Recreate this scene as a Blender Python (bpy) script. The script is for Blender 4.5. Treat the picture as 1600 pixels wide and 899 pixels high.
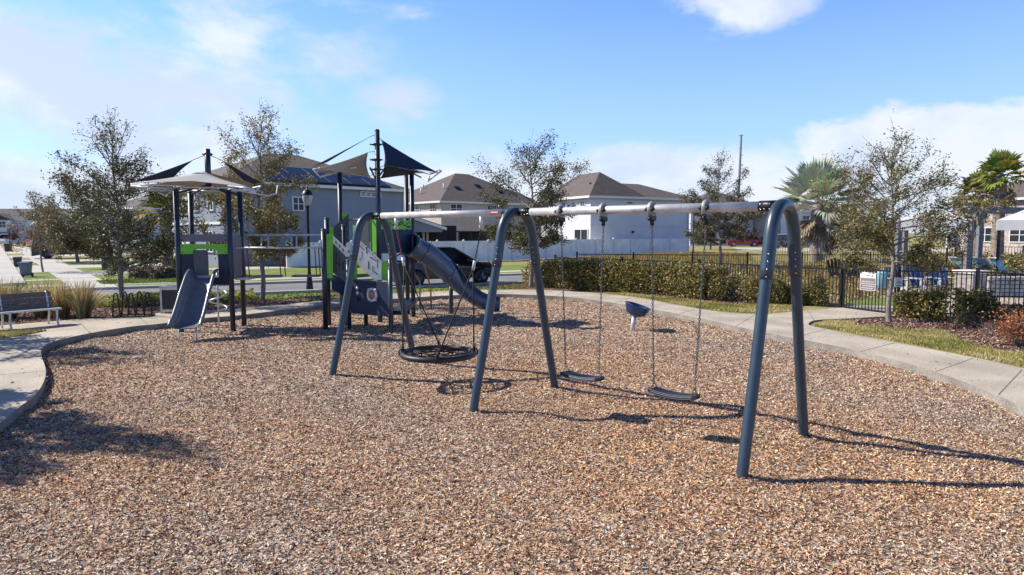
import bpy, math, random
import numpy as np
from mathutils import Vector, Matrix
from mathutils.geometry import tessellate_polygon
R = math.radians
for o in list(bpy.data.objects): bpy.data.objects.remove(o)
S = bpy.context.scene
COL = S.collection
rnd = random.Random(7)

# ------------------------------------------------------------ camera, sky, sun
FPX, PITCH, CAMH = 1050.0, 0.0832, 2.25
cam = bpy.data.cameras.new('camera'); camo = bpy.data.objects.new('camera', cam); COL.objects.link(camo)
cam.sensor_width = 36; cam.lens = 36 * FPX / 1600; cam.clip_end = 3000; cam.clip_start = 0.05
camo.location = (0, 0, CAMH); camo.rotation_euler = (math.pi / 2 - PITCH, 0, 0)
S.camera = camo
S.render.resolution_x, S.render.resolution_y = 1024, 575
S.view_settings.view_transform = 'Standard'; S.view_settings.look = 'None'
S.view_settings.exposure = 0.52; S.view_settings.gamma = 1

SUNV = Vector((-1.15, 0.27, 1.0)).normalized()         # towards the sun
SUN_EL = math.asin(SUNV.z); SUN_AZ = math.atan2(SUNV.x, SUNV.y)
sl = bpy.data.lights.new('sun', 'SUN'); sl.energy = 5.0; sl.angle = R(0.5); sl.color = (1.0, 0.93, 0.82)
so = bpy.data.objects.new('sun', sl); COL.objects.link(so)
so.rotation_euler = SUNV.to_track_quat('Z', 'Y').to_euler()

cp, sp = math.cos(PITCH), math.sin(PITCH)
def ray(px, py):
    a = (px - 800) / FPX; b = (449.5 - py) / FPX
    return Vector((a, cp + b * sp, -sp + b * cp))
def G(px, py, z=0.0):                                   # measured ground contact -> world x, y
    d = ray(px, py); t = (z - CAMH) / d.z
    return Vector((d.x * t, d.y * t, z))
def P(px, py, Y):                                       # measured point at known distance -> world point
    d = ray(px, py); t = Y / d.y
    return Vector((d.x * t, Y, CAMH + d.z * t))

W = bpy.data.worlds.new('World'); S.world = W; W.use_nodes = True
nt = W.node_tree; nt.nodes.clear()
def N(t, **k):
    n = nt.nodes.new(t)
    for a, b in k.items(): setattr(n, a, b)
    return n
L = lambda a, b: nt.links.new(a, b)
sky = N('ShaderNodeTexSky'); sky.sky_type = 'NISHITA'; sky.sun_disc = False
sky.sun_elevation = SUN_EL; sky.sun_rotation = SUN_AZ
sky.altitude = 10; sky.air_density = 1.0; sky.dust_density = 0.15; sky.ozone_density = 2.2
tc = N('ShaderNodeTexCoord')
def mth(op, a, b=None, clamp=False):
    n = N('ShaderNodeMath', operation=op); n.use_clamp = clamp
    for i, v in enumerate((a, b)):
        if v is None: continue
        if isinstance(v, (int, float)): n.inputs[i].default_value = v
        else: L(v, n.inputs[i])
    return n.outputs[0]
def noise(scale, detail, vec, rough=.55, dist=0.0):
    n = N('ShaderNodeTexNoise'); n.inputs['Scale'].default_value = scale; n.inputs['Detail'].default_value = detail
    n.inputs['Roughness'].default_value = rough; n.inputs['Distortion'].default_value = dist
    L(vec, n.inputs['Vector']); return n.outputs['Fac']
mp = N('ShaderNodeMapping'); L(tc.outputs['Generated'], mp.inputs['Vector']); mp.inputs['Scale'].default_value = (1, 1, 2.0)
n1 = noise(2.6, 9, mp.outputs[0], .58, .35)
n2 = noise(7.0, 8, mp.outputs[0], .6, .3)
nn = mth('ADD', mth('MULTIPLY', mth('ADD', mth('MULTIPLY', n1, .62), mth('MULTIPLY', n2, .38)), 3.2), -1.1)
def bank(px, py, rx, ry):
    c = ray(px, py).normalized()
    s = N('ShaderNodeVectorMath', operation='SUBTRACT'); L(tc.outputs['Generated'], s.inputs[0]); s.inputs[1].default_value = c
    # local frame of that direction: rotate so that x = right, z = up
    az = math.atan2(c.x, c.y)
    r = N('ShaderNodeVectorRotate', rotation_type='Z_AXIS'); L(s.outputs[0], r.inputs['Vector']); r.inputs['Angle'].default_value = az
    m = N('ShaderNodeVectorMath', operation='MULTIPLY'); L(r.outputs[0], m.inputs[0])
    m.inputs[1].default_value = (FPX / rx, 1.0, FPX / ry)
    l = N('ShaderNodeVectorMath', operation='LENGTH'); L(m.outputs[0], l.inputs[0])
    return mth('SUBTRACT', 1.0, l.outputs['Value'], True)
def cloudmask(b, gain, thr, soft):
    v = mth('ADD', mth('MULTIPLY', b, gain), nn)
    mr = N('ShaderNodeMapRange', interpolation_type='SMOOTHSTEP'); L(v, mr.inputs['Value'])
    mr.inputs['From Min'].default_value = thr; mr.inputs['From Max'].default_value = thr + soft
    return mth('MULTIPLY', mr.outputs[0], mth('MULTIPLY', b, 6.0, True))
masks = [cloudmask(bank(110, 100, 560, 340), 1.1, .95, .5), cloudmask(bank(1540, 270, 380, 170), 2.1, 1.2, .28),
         cloudmask(bank(1180, 0, 190, 95), 1.3, 1.05, .5), cloudmask(bank(540, 95, 230, 85), 1.1, .95, .7),
         cloudmask(bank(625, 150, 140, 85), 1.2, .95, .7), cloudmask(bank(930, 300, 620, 110), 2.2, 1.0, .7),
         cloudmask(bank(40, 310, 380, 130), 1.5, .95, .6), cloudmask(bank(700, 275, 120, 60), 1.4, 1.0, .6)]
mk = masks[0]
for m_ in masks[1:]: mk = mth('MAXIMUM', mk, m_)
sep = N('ShaderNodeSeparateXYZ'); L(tc.outputs['Generated'], sep.inputs[0])
mk = mth('MULTIPLY', mk, .88)
tint = N('ShaderNodeMixRGB', blend_type='MULTIPLY'); tint.inputs['Fac'].default_value = 1
L(sky.outputs[0], tint.inputs['Color1']); tint.inputs['Color2'].default_value = (1.02, 1.24, 1.92, 1)
hz = N('ShaderNodeMapRange'); L(sep.outputs['Z'], hz.inputs['Value']); hz.inputs['From Min'].default_value = 0.0
hz.inputs['From Max'].default_value = .3; hz.inputs['To Min'].default_value = 1; hz.inputs['To Max'].default_value = 0
base = N('ShaderNodeMixRGB'); L(mth('MULTIPLY', hz.outputs[0], .75), base.inputs['Fac']); L(tint.outputs[0], base.inputs['Color1'])
base.inputs['Color2'].default_value = (3.5, 4.8, 6.6, 1)
cm = N('ShaderNodeMixRGB'); L(mk, cm.inputs['Fac']); L(base.outputs[0], cm.inputs['Color1'])
cs_ = N('ShaderNodeMapRange', interpolation_type='SMOOTHSTEP'); L(noise(4.2, 8, mp.outputs[0], .6, .5), cs_.inputs['Value']); cs_.inputs['From Min'].default_value = .4; cs_.inputs['From Max'].default_value = .62
cc2 = N('ShaderNodeMixRGB'); L(cs_.outputs[0], cc2.inputs['Fac']); cc2.inputs['Color1'].default_value = (4.9, 5.6, 6.7, 1); cc2.inputs['Color2'].default_value = (6.5, 6.8, 7.2, 1); L(cc2.outputs[0], cm.inputs['Color2'])
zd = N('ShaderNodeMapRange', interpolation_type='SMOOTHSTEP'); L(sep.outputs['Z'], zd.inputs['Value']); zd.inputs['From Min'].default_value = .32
zd.inputs['From Max'].default_value = .72; zd.inputs['To Min'].default_value = 1; zd.inputs['To Max'].default_value = .2  # unseen sky above the view is dimmed to cut ambient fill light
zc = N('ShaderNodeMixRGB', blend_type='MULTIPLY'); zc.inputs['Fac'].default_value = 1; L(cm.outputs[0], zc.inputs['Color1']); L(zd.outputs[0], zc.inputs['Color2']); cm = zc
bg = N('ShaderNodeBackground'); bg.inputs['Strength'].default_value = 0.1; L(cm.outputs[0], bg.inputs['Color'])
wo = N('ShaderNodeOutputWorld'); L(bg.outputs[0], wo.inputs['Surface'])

# ------------------------------------------------------------ materials
def mat(name, col, rough=.6, metal=0.0, var=.2, scale=3.0, bump=0.0, bscale=60.0, col2=None, attr=False, trans=0.0, coat=0.0, stretch=(1, 1, 1), det=6, fine=0.0):
    m = bpy.data.materials.new(name); m.use_nodes = True; t = m.node_tree; b = t.nodes['Principled BSDF']
    b.inputs['Roughness'].default_value = rough; b.inputs['Metallic'].default_value = metal
    if coat: b.inputs['Coat Weight'].default_value = coat; b.inputs['Coat Roughness'].default_value = .08
    c = t.nodes.new('ShaderNodeTexCoord'); mpn = t.nodes.new('ShaderNodeMapping'); mpn.inputs['Scale'].default_value = stretch
    t.links.new(c.outputs['Object'], mpn.inputs['Vector'])
    n = t.nodes.new('ShaderNodeTexNoise'); n.inputs['Scale'].default_value = scale; n.inputs['Detail'].default_value = det
    t.links.new(mpn.outputs[0], n.inputs['Vector'])
    mx = t.nodes.new('ShaderNodeMixRGB'); rp = t.nodes.new('ShaderNodeMapRange'); rp.inputs['From Min'].default_value = .35; rp.inputs['From Max'].default_value = .65
    t.links.new(n.outputs['Fac'], rp.inputs['Value']); t.links.new(rp.outputs[0], mx.inputs['Fac'])
    c2 = col2 or tuple(x * (1 - var) for x in col)
    mx.inputs['Color1'].default_value = (*col, 1); mx.inputs['Color2'].default_value = (*c2, 1)
    out = mx.outputs[0]
    if fine:
        f = t.nodes.new('ShaderNodeTexNoise'); f.inputs['Scale'].default_value = bscale; f.inputs['Detail'].default_value = 3
        t.links.new(c.outputs['Object'], f.inputs['Vector'])
        fr = t.nodes.new('ShaderNodeMapRange'); fr.inputs['From Min'].default_value = .3; fr.inputs['From Max'].default_value = .7
        fr.inputs['To Min'].default_value = 1 - fine; fr.inputs['To Max'].default_value = 1 + fine; t.links.new(f.outputs['Fac'], fr.inputs['Value'])
        fm = t.nodes.new('ShaderNodeMixRGB'); fm.blend_type = 'MULTIPLY'; fm.inputs['Fac'].default_value = 1
        t.links.new(out, fm.inputs['Color1']); t.links.new(fr.outputs[0], fm.inputs['Color2']); out = fm.outputs[0]
    if attr:
        a = t.nodes.new('ShaderNodeAttribute'); a.attribute_name = 'tone'
        out = a.outputs['Color']
    t.links.new(out, b.inputs['Base Color'])
    if bump:
        bn = t.nodes.new('ShaderNodeTexNoise'); bn.inputs['Scale'].default_value = bscale; bn.inputs['Detail'].default_value = 4
        t.links.new(mpn.outputs[0], bn.inputs['Vector'])
        bp = t.nodes.new('ShaderNodeBump'); bp.inputs['Strength'].default_value = bump; bp.inputs['Distance'].default_value = .02
        t.links.new(bn.outputs['Fac'], bp.inputs['Height']); t.links.new(bp.outputs[0], b.inputs['Normal'])
    if trans:
        tr = t.nodes.new('ShaderNodeBsdfTranslucent'); ms = t.nodes.new('ShaderNodeMixShader'); ms.inputs['Fac'].default_value = trans
        t.links.new(out, tr.inputs['Color']); t.links.new(b.outputs[0], ms.inputs[1]); t.links.new(tr.outputs[0], ms.inputs[2])
        t.links.new(ms.outputs[0], t.nodes['Material Output'].inputs['Surface'])
    return m
def shingles(name, c1, c2):
    m = bpy.data.materials.new(name); m.use_nodes = True; t = m.node_tree; b = t.nodes['Principled BSDF']; b.inputs['Roughness'].default_value = .9
    c = t.nodes.new('ShaderNodeTexCoord')
    n = t.nodes.new('ShaderNodeTexNoise'); n.inputs['Scale'].default_value = 2.2; n.inputs['Detail'].default_value = 8; n.inputs['Roughness'].default_value = .8
    t.links.new(c.outputs['Object'], n.inputs['Vector'])
    w = t.nodes.new('ShaderNodeTexWave'); w.wave_type = 'BANDS'; w.bands_direction = 'Z'; w.inputs['Scale'].default_value = 2.6; w.inputs['Distortion'].default_value = .3
    t.links.new(c.outputs['Object'], w.inputs['Vector'])
    mx = t.nodes.new('ShaderNodeMixRGB'); mx.inputs['Color1'].default_value = (*c1, 1); mx.inputs['Color2'].default_value = (*c2, 1)
    rp = t.nodes.new('ShaderNodeMapRange'); rp.inputs['From Min'].default_value = .35; rp.inputs['From Max'].default_value = .68
    t.links.new(n.outputs['Fac'], rp.inputs['Value']); t.links.new(rp.outputs[0], mx.inputs['Fac'])
    m2 = t.nodes.new('ShaderNodeMixRGB'); m2.blend_type = 'MULTIPLY'; m2.inputs['Fac'].default_value = .22
    t.links.new(mx.outputs[0], m2.inputs['Color1']); t.links.new(w.outputs['Color'], m2.inputs['Color2'])
    t.links.new(m2.outputs[0], b.inputs['Base Color'])
    bp = t.nodes.new('ShaderNodeBump'); bp.inputs['Strength'].default_value = .4; bp.inputs['Distance'].default_value = .03
    t.links.new(w.outputs['Fac'], bp.inputs['Height']); t.links.new(bp.outputs[0], b.inputs['Normal'])
    return m
def mulchmat(name, cols, scale=26):
    m = bpy.data.materials.new(name); m.use_nodes = True; t = m.node_tree; b = t.nodes['Principled BSDF']; b.inputs['Roughness'].default_value = .9
    c = t.nodes.new('ShaderNodeTexCoord')
    nz = t.nodes.new('ShaderNodeTexNoise'); nz.inputs['Scale'].default_value = 9; t.links.new(c.outputs['Object'], nz.inputs['Vector'])
    ad = t.nodes.new('ShaderNodeMixRGB'); ad.blend_type = 'ADD'; ad.inputs['Fac'].default_value = .12
    t.links.new(c.outputs['Object'], ad.inputs['Color1']); t.links.new(nz.outputs['Color'], ad.inputs['Color2'])
    mpn = t.nodes.new('ShaderNodeMapping'); mpn.inputs['Scale'].default_value = (1, 1.7, 1); t.links.new(ad.outputs[0], mpn.inputs['Vector'])
    v = t.nodes.new('ShaderNodeTexVoronoi'); v.inputs['Scale'].default_value = scale; t.links.new(mpn.outputs[0], v.inputs['Vector'])
    cr = t.nodes.new('ShaderNodeValToRGB'); e = cr.color_ramp; e.interpolation = 'CONSTANT'
    while len(e.elements) < len(cols): e.elements.new(.5)
    for i, cc in enumerate(cols): e.elements[i].position = i / len(cols); e.elements[i].color = (*cc, 1)
    sx = t.nodes.new('ShaderNodeSeparateXYZ'); t.links.new(v.outputs['Color'], sx.inputs[0]); t.links.new(sx.outputs['X'], cr.inputs['Fac'])
    t.links.new(cr.outputs[0], b.inputs['Base Color'])
    bp = t.nodes.new('ShaderNodeBump'); bp.inputs['Strength'].default_value = 1; bp.inputs['Distance'].default_value = .02
    t.links.new(v.outputs['Distance'], bp.inputs['Height']); t.links.new(bp.outputs[0], b.inputs['Normal'])
    return m

CHIPC = [(.52, .40, .29), (.36, .22, .13), (.46, .40, .34), (.10, .06, .045), (.40, .20, .09), (.62, .53, .43), (.20, .12, .08), (.33, .27, .23)]
m_mulch = mulchmat('wood_mulch', CHIPC)
m_bed = mulchmat('red_mulch', [(.20, .10, .07), (.12, .06, .045), (.28, .17, .12), (.05, .03, .025), (.34, .26, .2)], 20)
m_attr = mat('tinted_chips', (.4, .3, .2), .85, attr=True)
m_leaf = mat('leaves', (.06, .09, .03), .52, attr=True, trans=.2)
m_blade = mat('grass_blades', (.1, .12, .03), .7, attr=True, trans=.3)
m_conc = mat('concrete', (.50, .44, .355), .85, scale=.9, col2=(.35, .31, .25), bump=.25, bscale=70, det=12, fine=.3)
m_kerbside = mat('kerb_side', (.30, .27, .23), .9, scale=2, var=.4, bump=.4, bscale=40, fine=.3)
m_joint = mat('joint_dirt', (.20, .17, .14), .95)
m_lawn = mat('lawn', (.20, .195, .05), .95, scale=1.6, col2=(.36, .29, .11), bump=.9, bscale=60, det=10, fine=.45)
m_green = mat('watered_lawn', (.12, .19, .022), .95, scale=1.2, col2=(.21, .235, .04), bump=.9, bscale=60, det=10, fine=.4)
m_road = mat('asphalt', (.20, .20, .21), .9, scale=.6, col2=(.155, .155, .16), bump=.3, bscale=80, fine=.2)
m_drive = mat('driveway_concrete', (.50, .48, .44), .85, scale=.5, col2=(.40, .38, .35), fine=.15)
m_dry = mat('dry_ground', (.30, .21, .11), .95, scale=1.4, col2=(.20, .18, .07), bump=.8, bscale=30, det=9, fine=.4)
m_chain = mat('dull_chain', (.13, .13, .13), .5, .5, scale=30, var=.4)
m_greyclamp = mat('grey_clamp', (.36, .35, .33), .5, .2, scale=10, var=.3)
m_steel = mat('galvanised', (.66, .65, .63), .45, .35, scale=6, col2=(.44, .44, .44), stretch=(1, 1, 1), det=8, fine=.15)
m_slate = mat('slate_paint', (.022, .042, .062), .36, 0, scale=5, col2=(.032, .054, .075), coat=.15)
m_post = mat('dark_post_paint', (.022, .032, .05), .42, 0, scale=4, var=.25)
m_navy = mat('navy_plastic', (.007, .020, .058), .55, 0, scale=4, var=.3)
m_green_p = mat('lime_panel', (.16, .52, .03), .45, 0, scale=5, var=.12)
m_whitep = mat('pale_perforated_panel', (.78, .76, .70), .5, 0, scale=6, var=.12)
m_slatep = mat('slate_panel', (.075, .09, .105), .5, 0, scale=6, var=.2)
m_greyp = mat('grey_purple_panel', (.15, .14, .17), .5, 0, scale=6, var=.15)
m_slide = mat('slide_plastic', (.155, .175, .20), .35, 0, scale=5, col2=(.125, .145, .17), coat=.2)
m_slided = mat('blue_slide_plastic', (.10, .13, .17), .3, 0, scale=4, col2=(.08, .105, .14), coat=.3)
m_sailg = mat('grey_shade_cloth', (.47, .465, .465), .9, 0, scale=2, var=.1, trans=.25)
m_sailt = mat('tan_shade_cloth', (.40, .34, .28), .9, 0, scale=2, var=.1, trans=.3)
m_sailn = mat('navy_shade_cloth', (.018, .032, .075), .85, 0, scale=2, var=.2, trans=.08)
m_whitem = mat('white_steel', (.62, .63, .64), .35, .3, scale=5, var=.15)
m_rubber = mat('black_rubber', (.014, .015, .017), .5, 0, scale=8, var=.3)
m_rope = mat('black_rope', (.02, .02, .023), .8, 0, scale=40, var=.4, bump=.5, bscale=200)
m_redrope = mat('red_strap', (.22, .03, .04), .6, 0, scale=30, var=.3)
m_copper = mat('tan_pole', (.32, .21, .15), .4, .2, scale=6, var=.2)
m_bowl = mat('blue_bowl', (.014, .045, .15), .4, 0, scale=5, var=.2, coat=.15)
m_black = mat('black_metal', (.016, .017, .018), .4, .3, scale=6, var=.3)
m_wood = mat('grey_timber', (.20, .21, .23), .8, 0, scale=3, col2=(.12, .13, .145), stretch=(1, 8, 8), bump=.4, bscale=30)
m_bark = mat('bark', (.17, .14, .115), .9, 0, scale=8, col2=(.26, .235, .20), bump=.8, bscale=30, stretch=(1, 1, .3))
m_palmbark = mat('palm_bark', (.30, .25, .20), .9, 0, scale=6, col2=(.15, .12, .09), bump=1, bscale=14, stretch=(1, 1, 2.5))
m_carglass = mat('tinted_car_glass', (.006, .007, .008), .12, 0, var=.2); m_carglass.node_tree.nodes['Principled BSDF'].inputs['Specular IOR Level'].default_value = .25
m_glass = mat('window_glass', (.03, .04, .05), .08, 0, scale=1, var=.3)
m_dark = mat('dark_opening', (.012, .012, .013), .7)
m_trim = mat('white_trim', (.72, .71, .69), .6, 0, scale=4, var=.08)
m_vinyl = mat('vinyl_fence', (.86, .86, .83), .5, 0, scale=1.2, col2=(.70, .70, .68), fine=.05)
m_bluewall = mat('grey_blue_stucco', (.235, .26, .31), .9, 0, scale=.8, col2=(.205, .23, .28), bump=.3, bscale=25, fine=.1)
m_whitewall = mat('white_stucco', (.60, .62, .65), .9, 0, scale=.8, col2=(.54, .56, .60), bump=.3, bscale=25, fine=.07)
m_tanwall = mat('tan_stucco', (.46, .42, .37), .9, 0, scale=.8, var=.1, bump=.3, bscale=25)
m_taupe = mat('taupe_stucco', (.25, .235, .22), .9, 0, scale=.8, var=.12)
m_stone = mat('pink_stone_wall', (.50, .43, .37), .9, 0, scale=2.2, col2=(.36, .30, .27), bump=.6, bscale=8, fine=.25)
m_stackst = mat('stacked_stone', (.40, .36, .33), .9, 0, scale=5, col2=(.20, .175, .16), bump=1, bscale=9, stretch=(1, 1, 3))
m_roof = shingles('brown_shingles', (.15, .125, .11), (.088, .072, .065))
m_roofg = shingles('grey_shingles', (.10, .095, .095), (.06, .055, .055))
m_solar = mat('solar_glass', (.012, .018, .04), .12, .3, scale=1, var=.3)
m_canvas = mat('white_canvas', (.74, .74, .73), .85, 0, scale=3, var=.08, trans=.2)
m_sling = mat('blue_sling', (.28, .50, .64), .7, 0, scale=8, var=.15)
m_deepblue = mat('royal_cushion', (.02, .08, .25), .7, 0, scale=8, var=.2)
m_brownw = mat('dark_brown_slats', (.035, .022, .018), .6, 0, scale=8, var=.3)
m_bingrn = mat('green_plastic', (.02, .07, .06), .5, 0, scale=4, var=.2)
m_binblk = mat('charcoal_plastic', (.03, .033, .038), .5, 0, scale=4, var=.2)
m_binblu = mat('blue_plastic', (.02, .09, .3), .45, 0, scale=4, var=.2)
m_bingry = mat('grey_green_plastic', (.12, .16, .16), .5, 0, scale=4, var=.2)
m_carblk = mat('black_car_paint', (.005, .005, .007), .25, 0, coat=.35, var=.1)
m_carred = mat('red_car_paint', (.35, .012, .03), .25, 0, coat=1, var=.1)
m_carwht = mat('white_car_paint', (.7, .7, .7), .3, 0, coat=1, var=.05)
m_cargry = mat('dark_grey_car_paint', (.05, .055, .065), .25, .2, coat=1, var=.1)
m_carslv = mat('silver_car_paint', (.35, .36, .38), .3, .4, coat=1, var=.1)
m_chrome = mat('bright_metal', (.7, .7, .7), .2, .9, var=.1)
m_amber = mat('orange_plastic', (.50, .12, .03), .35, 0, scale=9, col2=(.25, .2, .16), coat=.2)
m_signg = mat('sign_grey_brown', (.22, .18, .175), .5)
m_signw = mat('sign_white', (.8, .8, .79), .5)
m_redlab = mat('red_label', (.35, .03, .04), .5)
m_sand = mat('pool_stone', (.52, .50, .47), .9, scale=4, col2=(.30, .29, .28), bump=.6, bscale=12)

# ------------------------------------------------------------ builders
def link(o, parent=None):
    COL.objects.link(o)
    if parent is not None:
        o.parent = parent; o.matrix_parent_inverse = Matrix.Translation(-parent.location)
    return o
def tag(o, label=None, cat=None, group=None, kind=None):
    if label: o['label'] = label
    if cat: o['category'] = cat
    if group: o['group'] = group
    if kind: o['kind'] = kind
    return o
def thing(name, loc, label, cat, group=None):
    o = bpy.data.objects.new(name, None); o.location = loc; o.empty_display_size = .2; COL.objects.link(o)
    return tag(o, label, cat, group)
def copy_tree(o, parent=None):
    c = o.copy(); COL.objects.link(c)
    if parent: c.parent = parent
    for ch in o.children: copy_tree(ch, c)
    return c
def np_mesh(name, V, F, material, parent=None, cols=None, smooth=False):
    V = np.asarray(V, dtype=np.float32); F = np.asarray(F, dtype=np.int32); k = F.shape[1]
    me = bpy.data.meshes.new(name); me.vertices.add(len(V)); me.vertices.foreach_set('co', V.ravel())
    me.loops.add(F.size); me.loops.foreach_set('vertex_index', F.ravel())
    me.polygons.add(len(F)); me.polygons.foreach_set('loop_start', np.arange(0, F.size, k, dtype=np.int32))
    me.polygons.foreach_set('loop_total', np.full(len(F), k, dtype=np.int32))
    if smooth: me.polygons.foreach_set('use_smooth', np.ones(len(F), dtype=bool))
    if cols is not None:
        a = me.attributes.new('tone', 'FLOAT_COLOR', 'POINT')
        c = np.ones((len(V), 4), dtype=np.float32); c[:, :3] = cols; a.data.foreach_set('color', c.ravel())
    me.update(calc_edges=True); me.validate()
    me.materials.append(material); o = bpy.data.objects.new(name, me); link(o, parent)
    return o
class MB:
    def __init__(s): s.v = []; s.f = []; s.m = []; s.s = []
    def add(s, vs, fs, mi=0, smooth=False):
        n = len(s.v); s.v += [tuple(v) for v in vs]
        for f in fs: s.f.append([i + n for i in f]); s.m.append(mi); s.s.append(smooth)
        return s
    def box(s, c, sz, rz=0, mi=0, M=None):
        x, y, z = sz[0] / 2, sz[1] / 2, sz[2] / 2; c = Vector(c); r = Matrix.Rotation(rz, 3, 'Z') if M is None else M
        vs = [c + r @ Vector((a * x, b * y, d * z)) for d in (-1, 1) for b in (-1, 1) for a in (-1, 1)]
        return s.add(vs, [(0, 2, 3, 1), (4, 5, 7, 6), (0, 1, 5, 4), (2, 6, 7, 3), (0, 4, 6, 2), (1, 3, 7, 5)], mi)
    def beam(s, a, b, w, h, mi=0):                       # box from a to b
        a = Vector(a); b = Vector(b); d = b - a; l = d.length; x = d.normalized()
        up = Vector((0, 0, 1)) if abs(x.z) < .95 else Vector((0, 1, 0)); y = up.cross(x).normalized(); z = x.cross(y)
        M = Matrix((x, y, z)).transposed()
        return s.box((a + b) / 2, (l, w, h), M=M, mi=mi)
    def tube(s, pts, r, n=12, mi=0, cap=True):
        pts = [Vector(p) for p in pts]; k = len(pts); rs = r if isinstance(r, (list, tuple)) else [r] * k
        t = [(pts[min(i + 1, k - 1)] - pts[max(i - 1, 0)]).normalized() for i in range(k)]
        up = Vector((0, 0, 1)) if abs(t[0].z) < .9 else Vector((1, 0, 0)); x = t[0].cross(up).normalized(); vs = []
        for i in range(k):
            x = (x - t[i] * x.dot(t[i])).normalized(); y = t[i].cross(x)
            for j in range(n):
                a = 2 * math.pi * j / n; vs.append(pts[i] + (x * math.cos(a) + y * math.sin(a)) * rs[i])
        fs = [(i * n + j, i * n + (j + 1) % n, (i + 1) * n + (j + 1) % n, (i + 1) * n + j) for i in range(k - 1) for j in range(n)]
        s.add(vs, fs, mi, True)
        if cap:
            m = len(s.v) - k * n
            s.f.append([m + j for j in range(n)][::-1]); s.m.append(mi); s.s.append(False)
            s.f.append([m + (k - 1) * n + j for j in range(n)]); s.m.append(mi); s.s.append(False)
        return s
    def lathe(s, c, prof, n=16, mi=0, M=None):           # prof: list (r, z)
        c = Vector(c); M = M or Matrix.Identity(3); vs = []
        for r, z in prof:
            for j in range(n):
                a = 2 * math.pi * j / n; vs.append(c + M @ Vector((r * math.cos(a), r * math.sin(a), z)))
        k = len(prof)
        return s.add(vs, [(i * n + j, i * n + (j + 1) % n, (i + 1) * n + (j + 1) % n, (i + 1) * n + j) for i in range(k - 1) for j in range(n)], mi, True)
    def ball(s, c, r, n=8, mi=0, sq=(1, 1, 1)):
        c = Vector(c); vs = []; k = n // 2 + 1
        for i in range(k):
            p = math.pi * i / (k - 1)
            for j in range(n):
                a = 2 * math.pi * j / n
                vs.append(c + Vector((r * sq[0] * math.sin(p) * math.cos(a), r * sq[1] * math.sin(p) * math.sin(a), r * sq[2] * math.cos(p))))
        return s.add(vs, [(i * n + j, (i + 1) * n + j, (i + 1) * n + (j + 1) % n, i * n + (j + 1) % n) for i in range(k - 1) for j in range(n)], mi, True)
    def torus(s, c, R_, r, n=32, k=10, mi=0, M=None, sq=1.0):
        c = Vector(c); M = M or Matrix.Identity(3); vs = []
        for i in range(n):
            a = 2 * math.pi * i / n
            for j in range(k):
                b = 2 * math.pi * j / k
                vs.append(c + M @ Vector(((R_ + r * math.cos(b)) * math.cos(a), (R_ + r * math.cos(b)) * math.sin(a) * sq, r * math.sin(b))))
        return s.add(vs, [(i * k + j, ((i + 1) % n) * k + j, ((i + 1) % n) * k + (j + 1) % k, i * k + (j + 1) % k) for i in range(n) for j in range(k)], mi, True)
    def prism(s, poly, z0, z1, mi=0, mside=None, zf=None):
        poly = [Vector((p[0], p[1], 0)) for p in poly]; n = len(poly)
        ar = sum(poly[i].x * poly[(i + 1) % n].y - poly[(i + 1) % n].x * poly[i].y for i in range(n))
        if ar < 0: poly.reverse()
        tr = tessellate_polygon([poly]); b = len(s.v)
        s.add([(p.x, p.y, z1) for p in poly] + [(p.x, p.y, z0) for p in poly], [], mi)
        for t_ in tr:
            a_, b_, c_ = t_; q = (poly[b_] - poly[a_]).cross(poly[c_] - poly[a_]).z
            tt = (a_, b_, c_) if q > 0 else (a_, c_, b_)
            s.f.append([b + i for i in tt]); s.m.append(mi); s.s.append(False)
            if z0 < z1:
                s.f.append([b + n + i for i in tt[::-1]]); s.m.append(mi); s.s.append(False)
        if z0 < z1:
            for i in range(n):
                j = (i + 1) % n; s.f.append([b + i, b + n + i, b + n + j, b + j]); s.m.append(mside if mside is not None else mi); s.s.append(False)
        return s
    def plate(s, pts, nrm, th, mi=0):                    # planar polygon given thickness along nrm
        pts = [Vector(p) for p in pts]; nrm = Vector(nrm).normalized() * th; n = len(pts)
        vs = pts + [p + nrm for p in pts]
        return s.add(vs, [list(range(n))[::-1], list(range(n, 2 * n))] + [(i, (i + 1) % n, n + (i + 1) % n, n + i) for i in range(n)], mi)
    def build(s, name, mats, parent=None, bevel=0.0, seg=2):
        if not isinstance(mats, (list, tuple)): mats = [mats]
        me = bpy.data.meshes.new(name); me.from_pydata(s.v, [], s.f); me.update()
        for m in mats: me.materials.append(m)
        me.polygons.foreach_set('material_index', s.m); me.polygons.foreach_set('use_smooth', s.s)
        o = bpy.data.objects.new(name, me); link(o, parent)
        if bevel:
            b = o.modifiers.new('bevel', 'BEVEL'); b.width = bevel; b.segments = seg; b.limit_method = 'ANGLE'; b.angle_limit = R(50)
        return o
def balls(name, cs, r, n, m, parent):                    # small separate round pieces sharing one mesh
    me = None
    for c in cs:
        c = Vector(c)
        if me is None:
            mb = MB(); mb.ball((0, 0, 0), r, n); o = mb.build(name, m); COL.objects.unlink(o); me = o.data
        else: o = bpy.data.objects.new(name, me)
        COL.objects.link(o); o.parent = parent
        o.location = c - parent.location if parent.type == 'EMPTY' else c
def spline(pts, n=6):
    pts = [Vector(p) for p in pts]; out = []
    for i in range(len(pts) - 1):
        p0 = pts[max(i - 1, 0)]; p1 = pts[i]; p2 = pts[i + 1]; p3 = pts[min(i + 2, len(pts) - 1)]
        for j in range(n):
            t = j / n
            out.append(.5 * ((2 * p1) + (p2 - p0) * t + (2 * p0 - 5 * p1 + 4 * p2 - p3) * t * t + (3 * p1 - p0 - 3 * p2 + p3) * t ** 3))
    return out + [pts[-1]]
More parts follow.
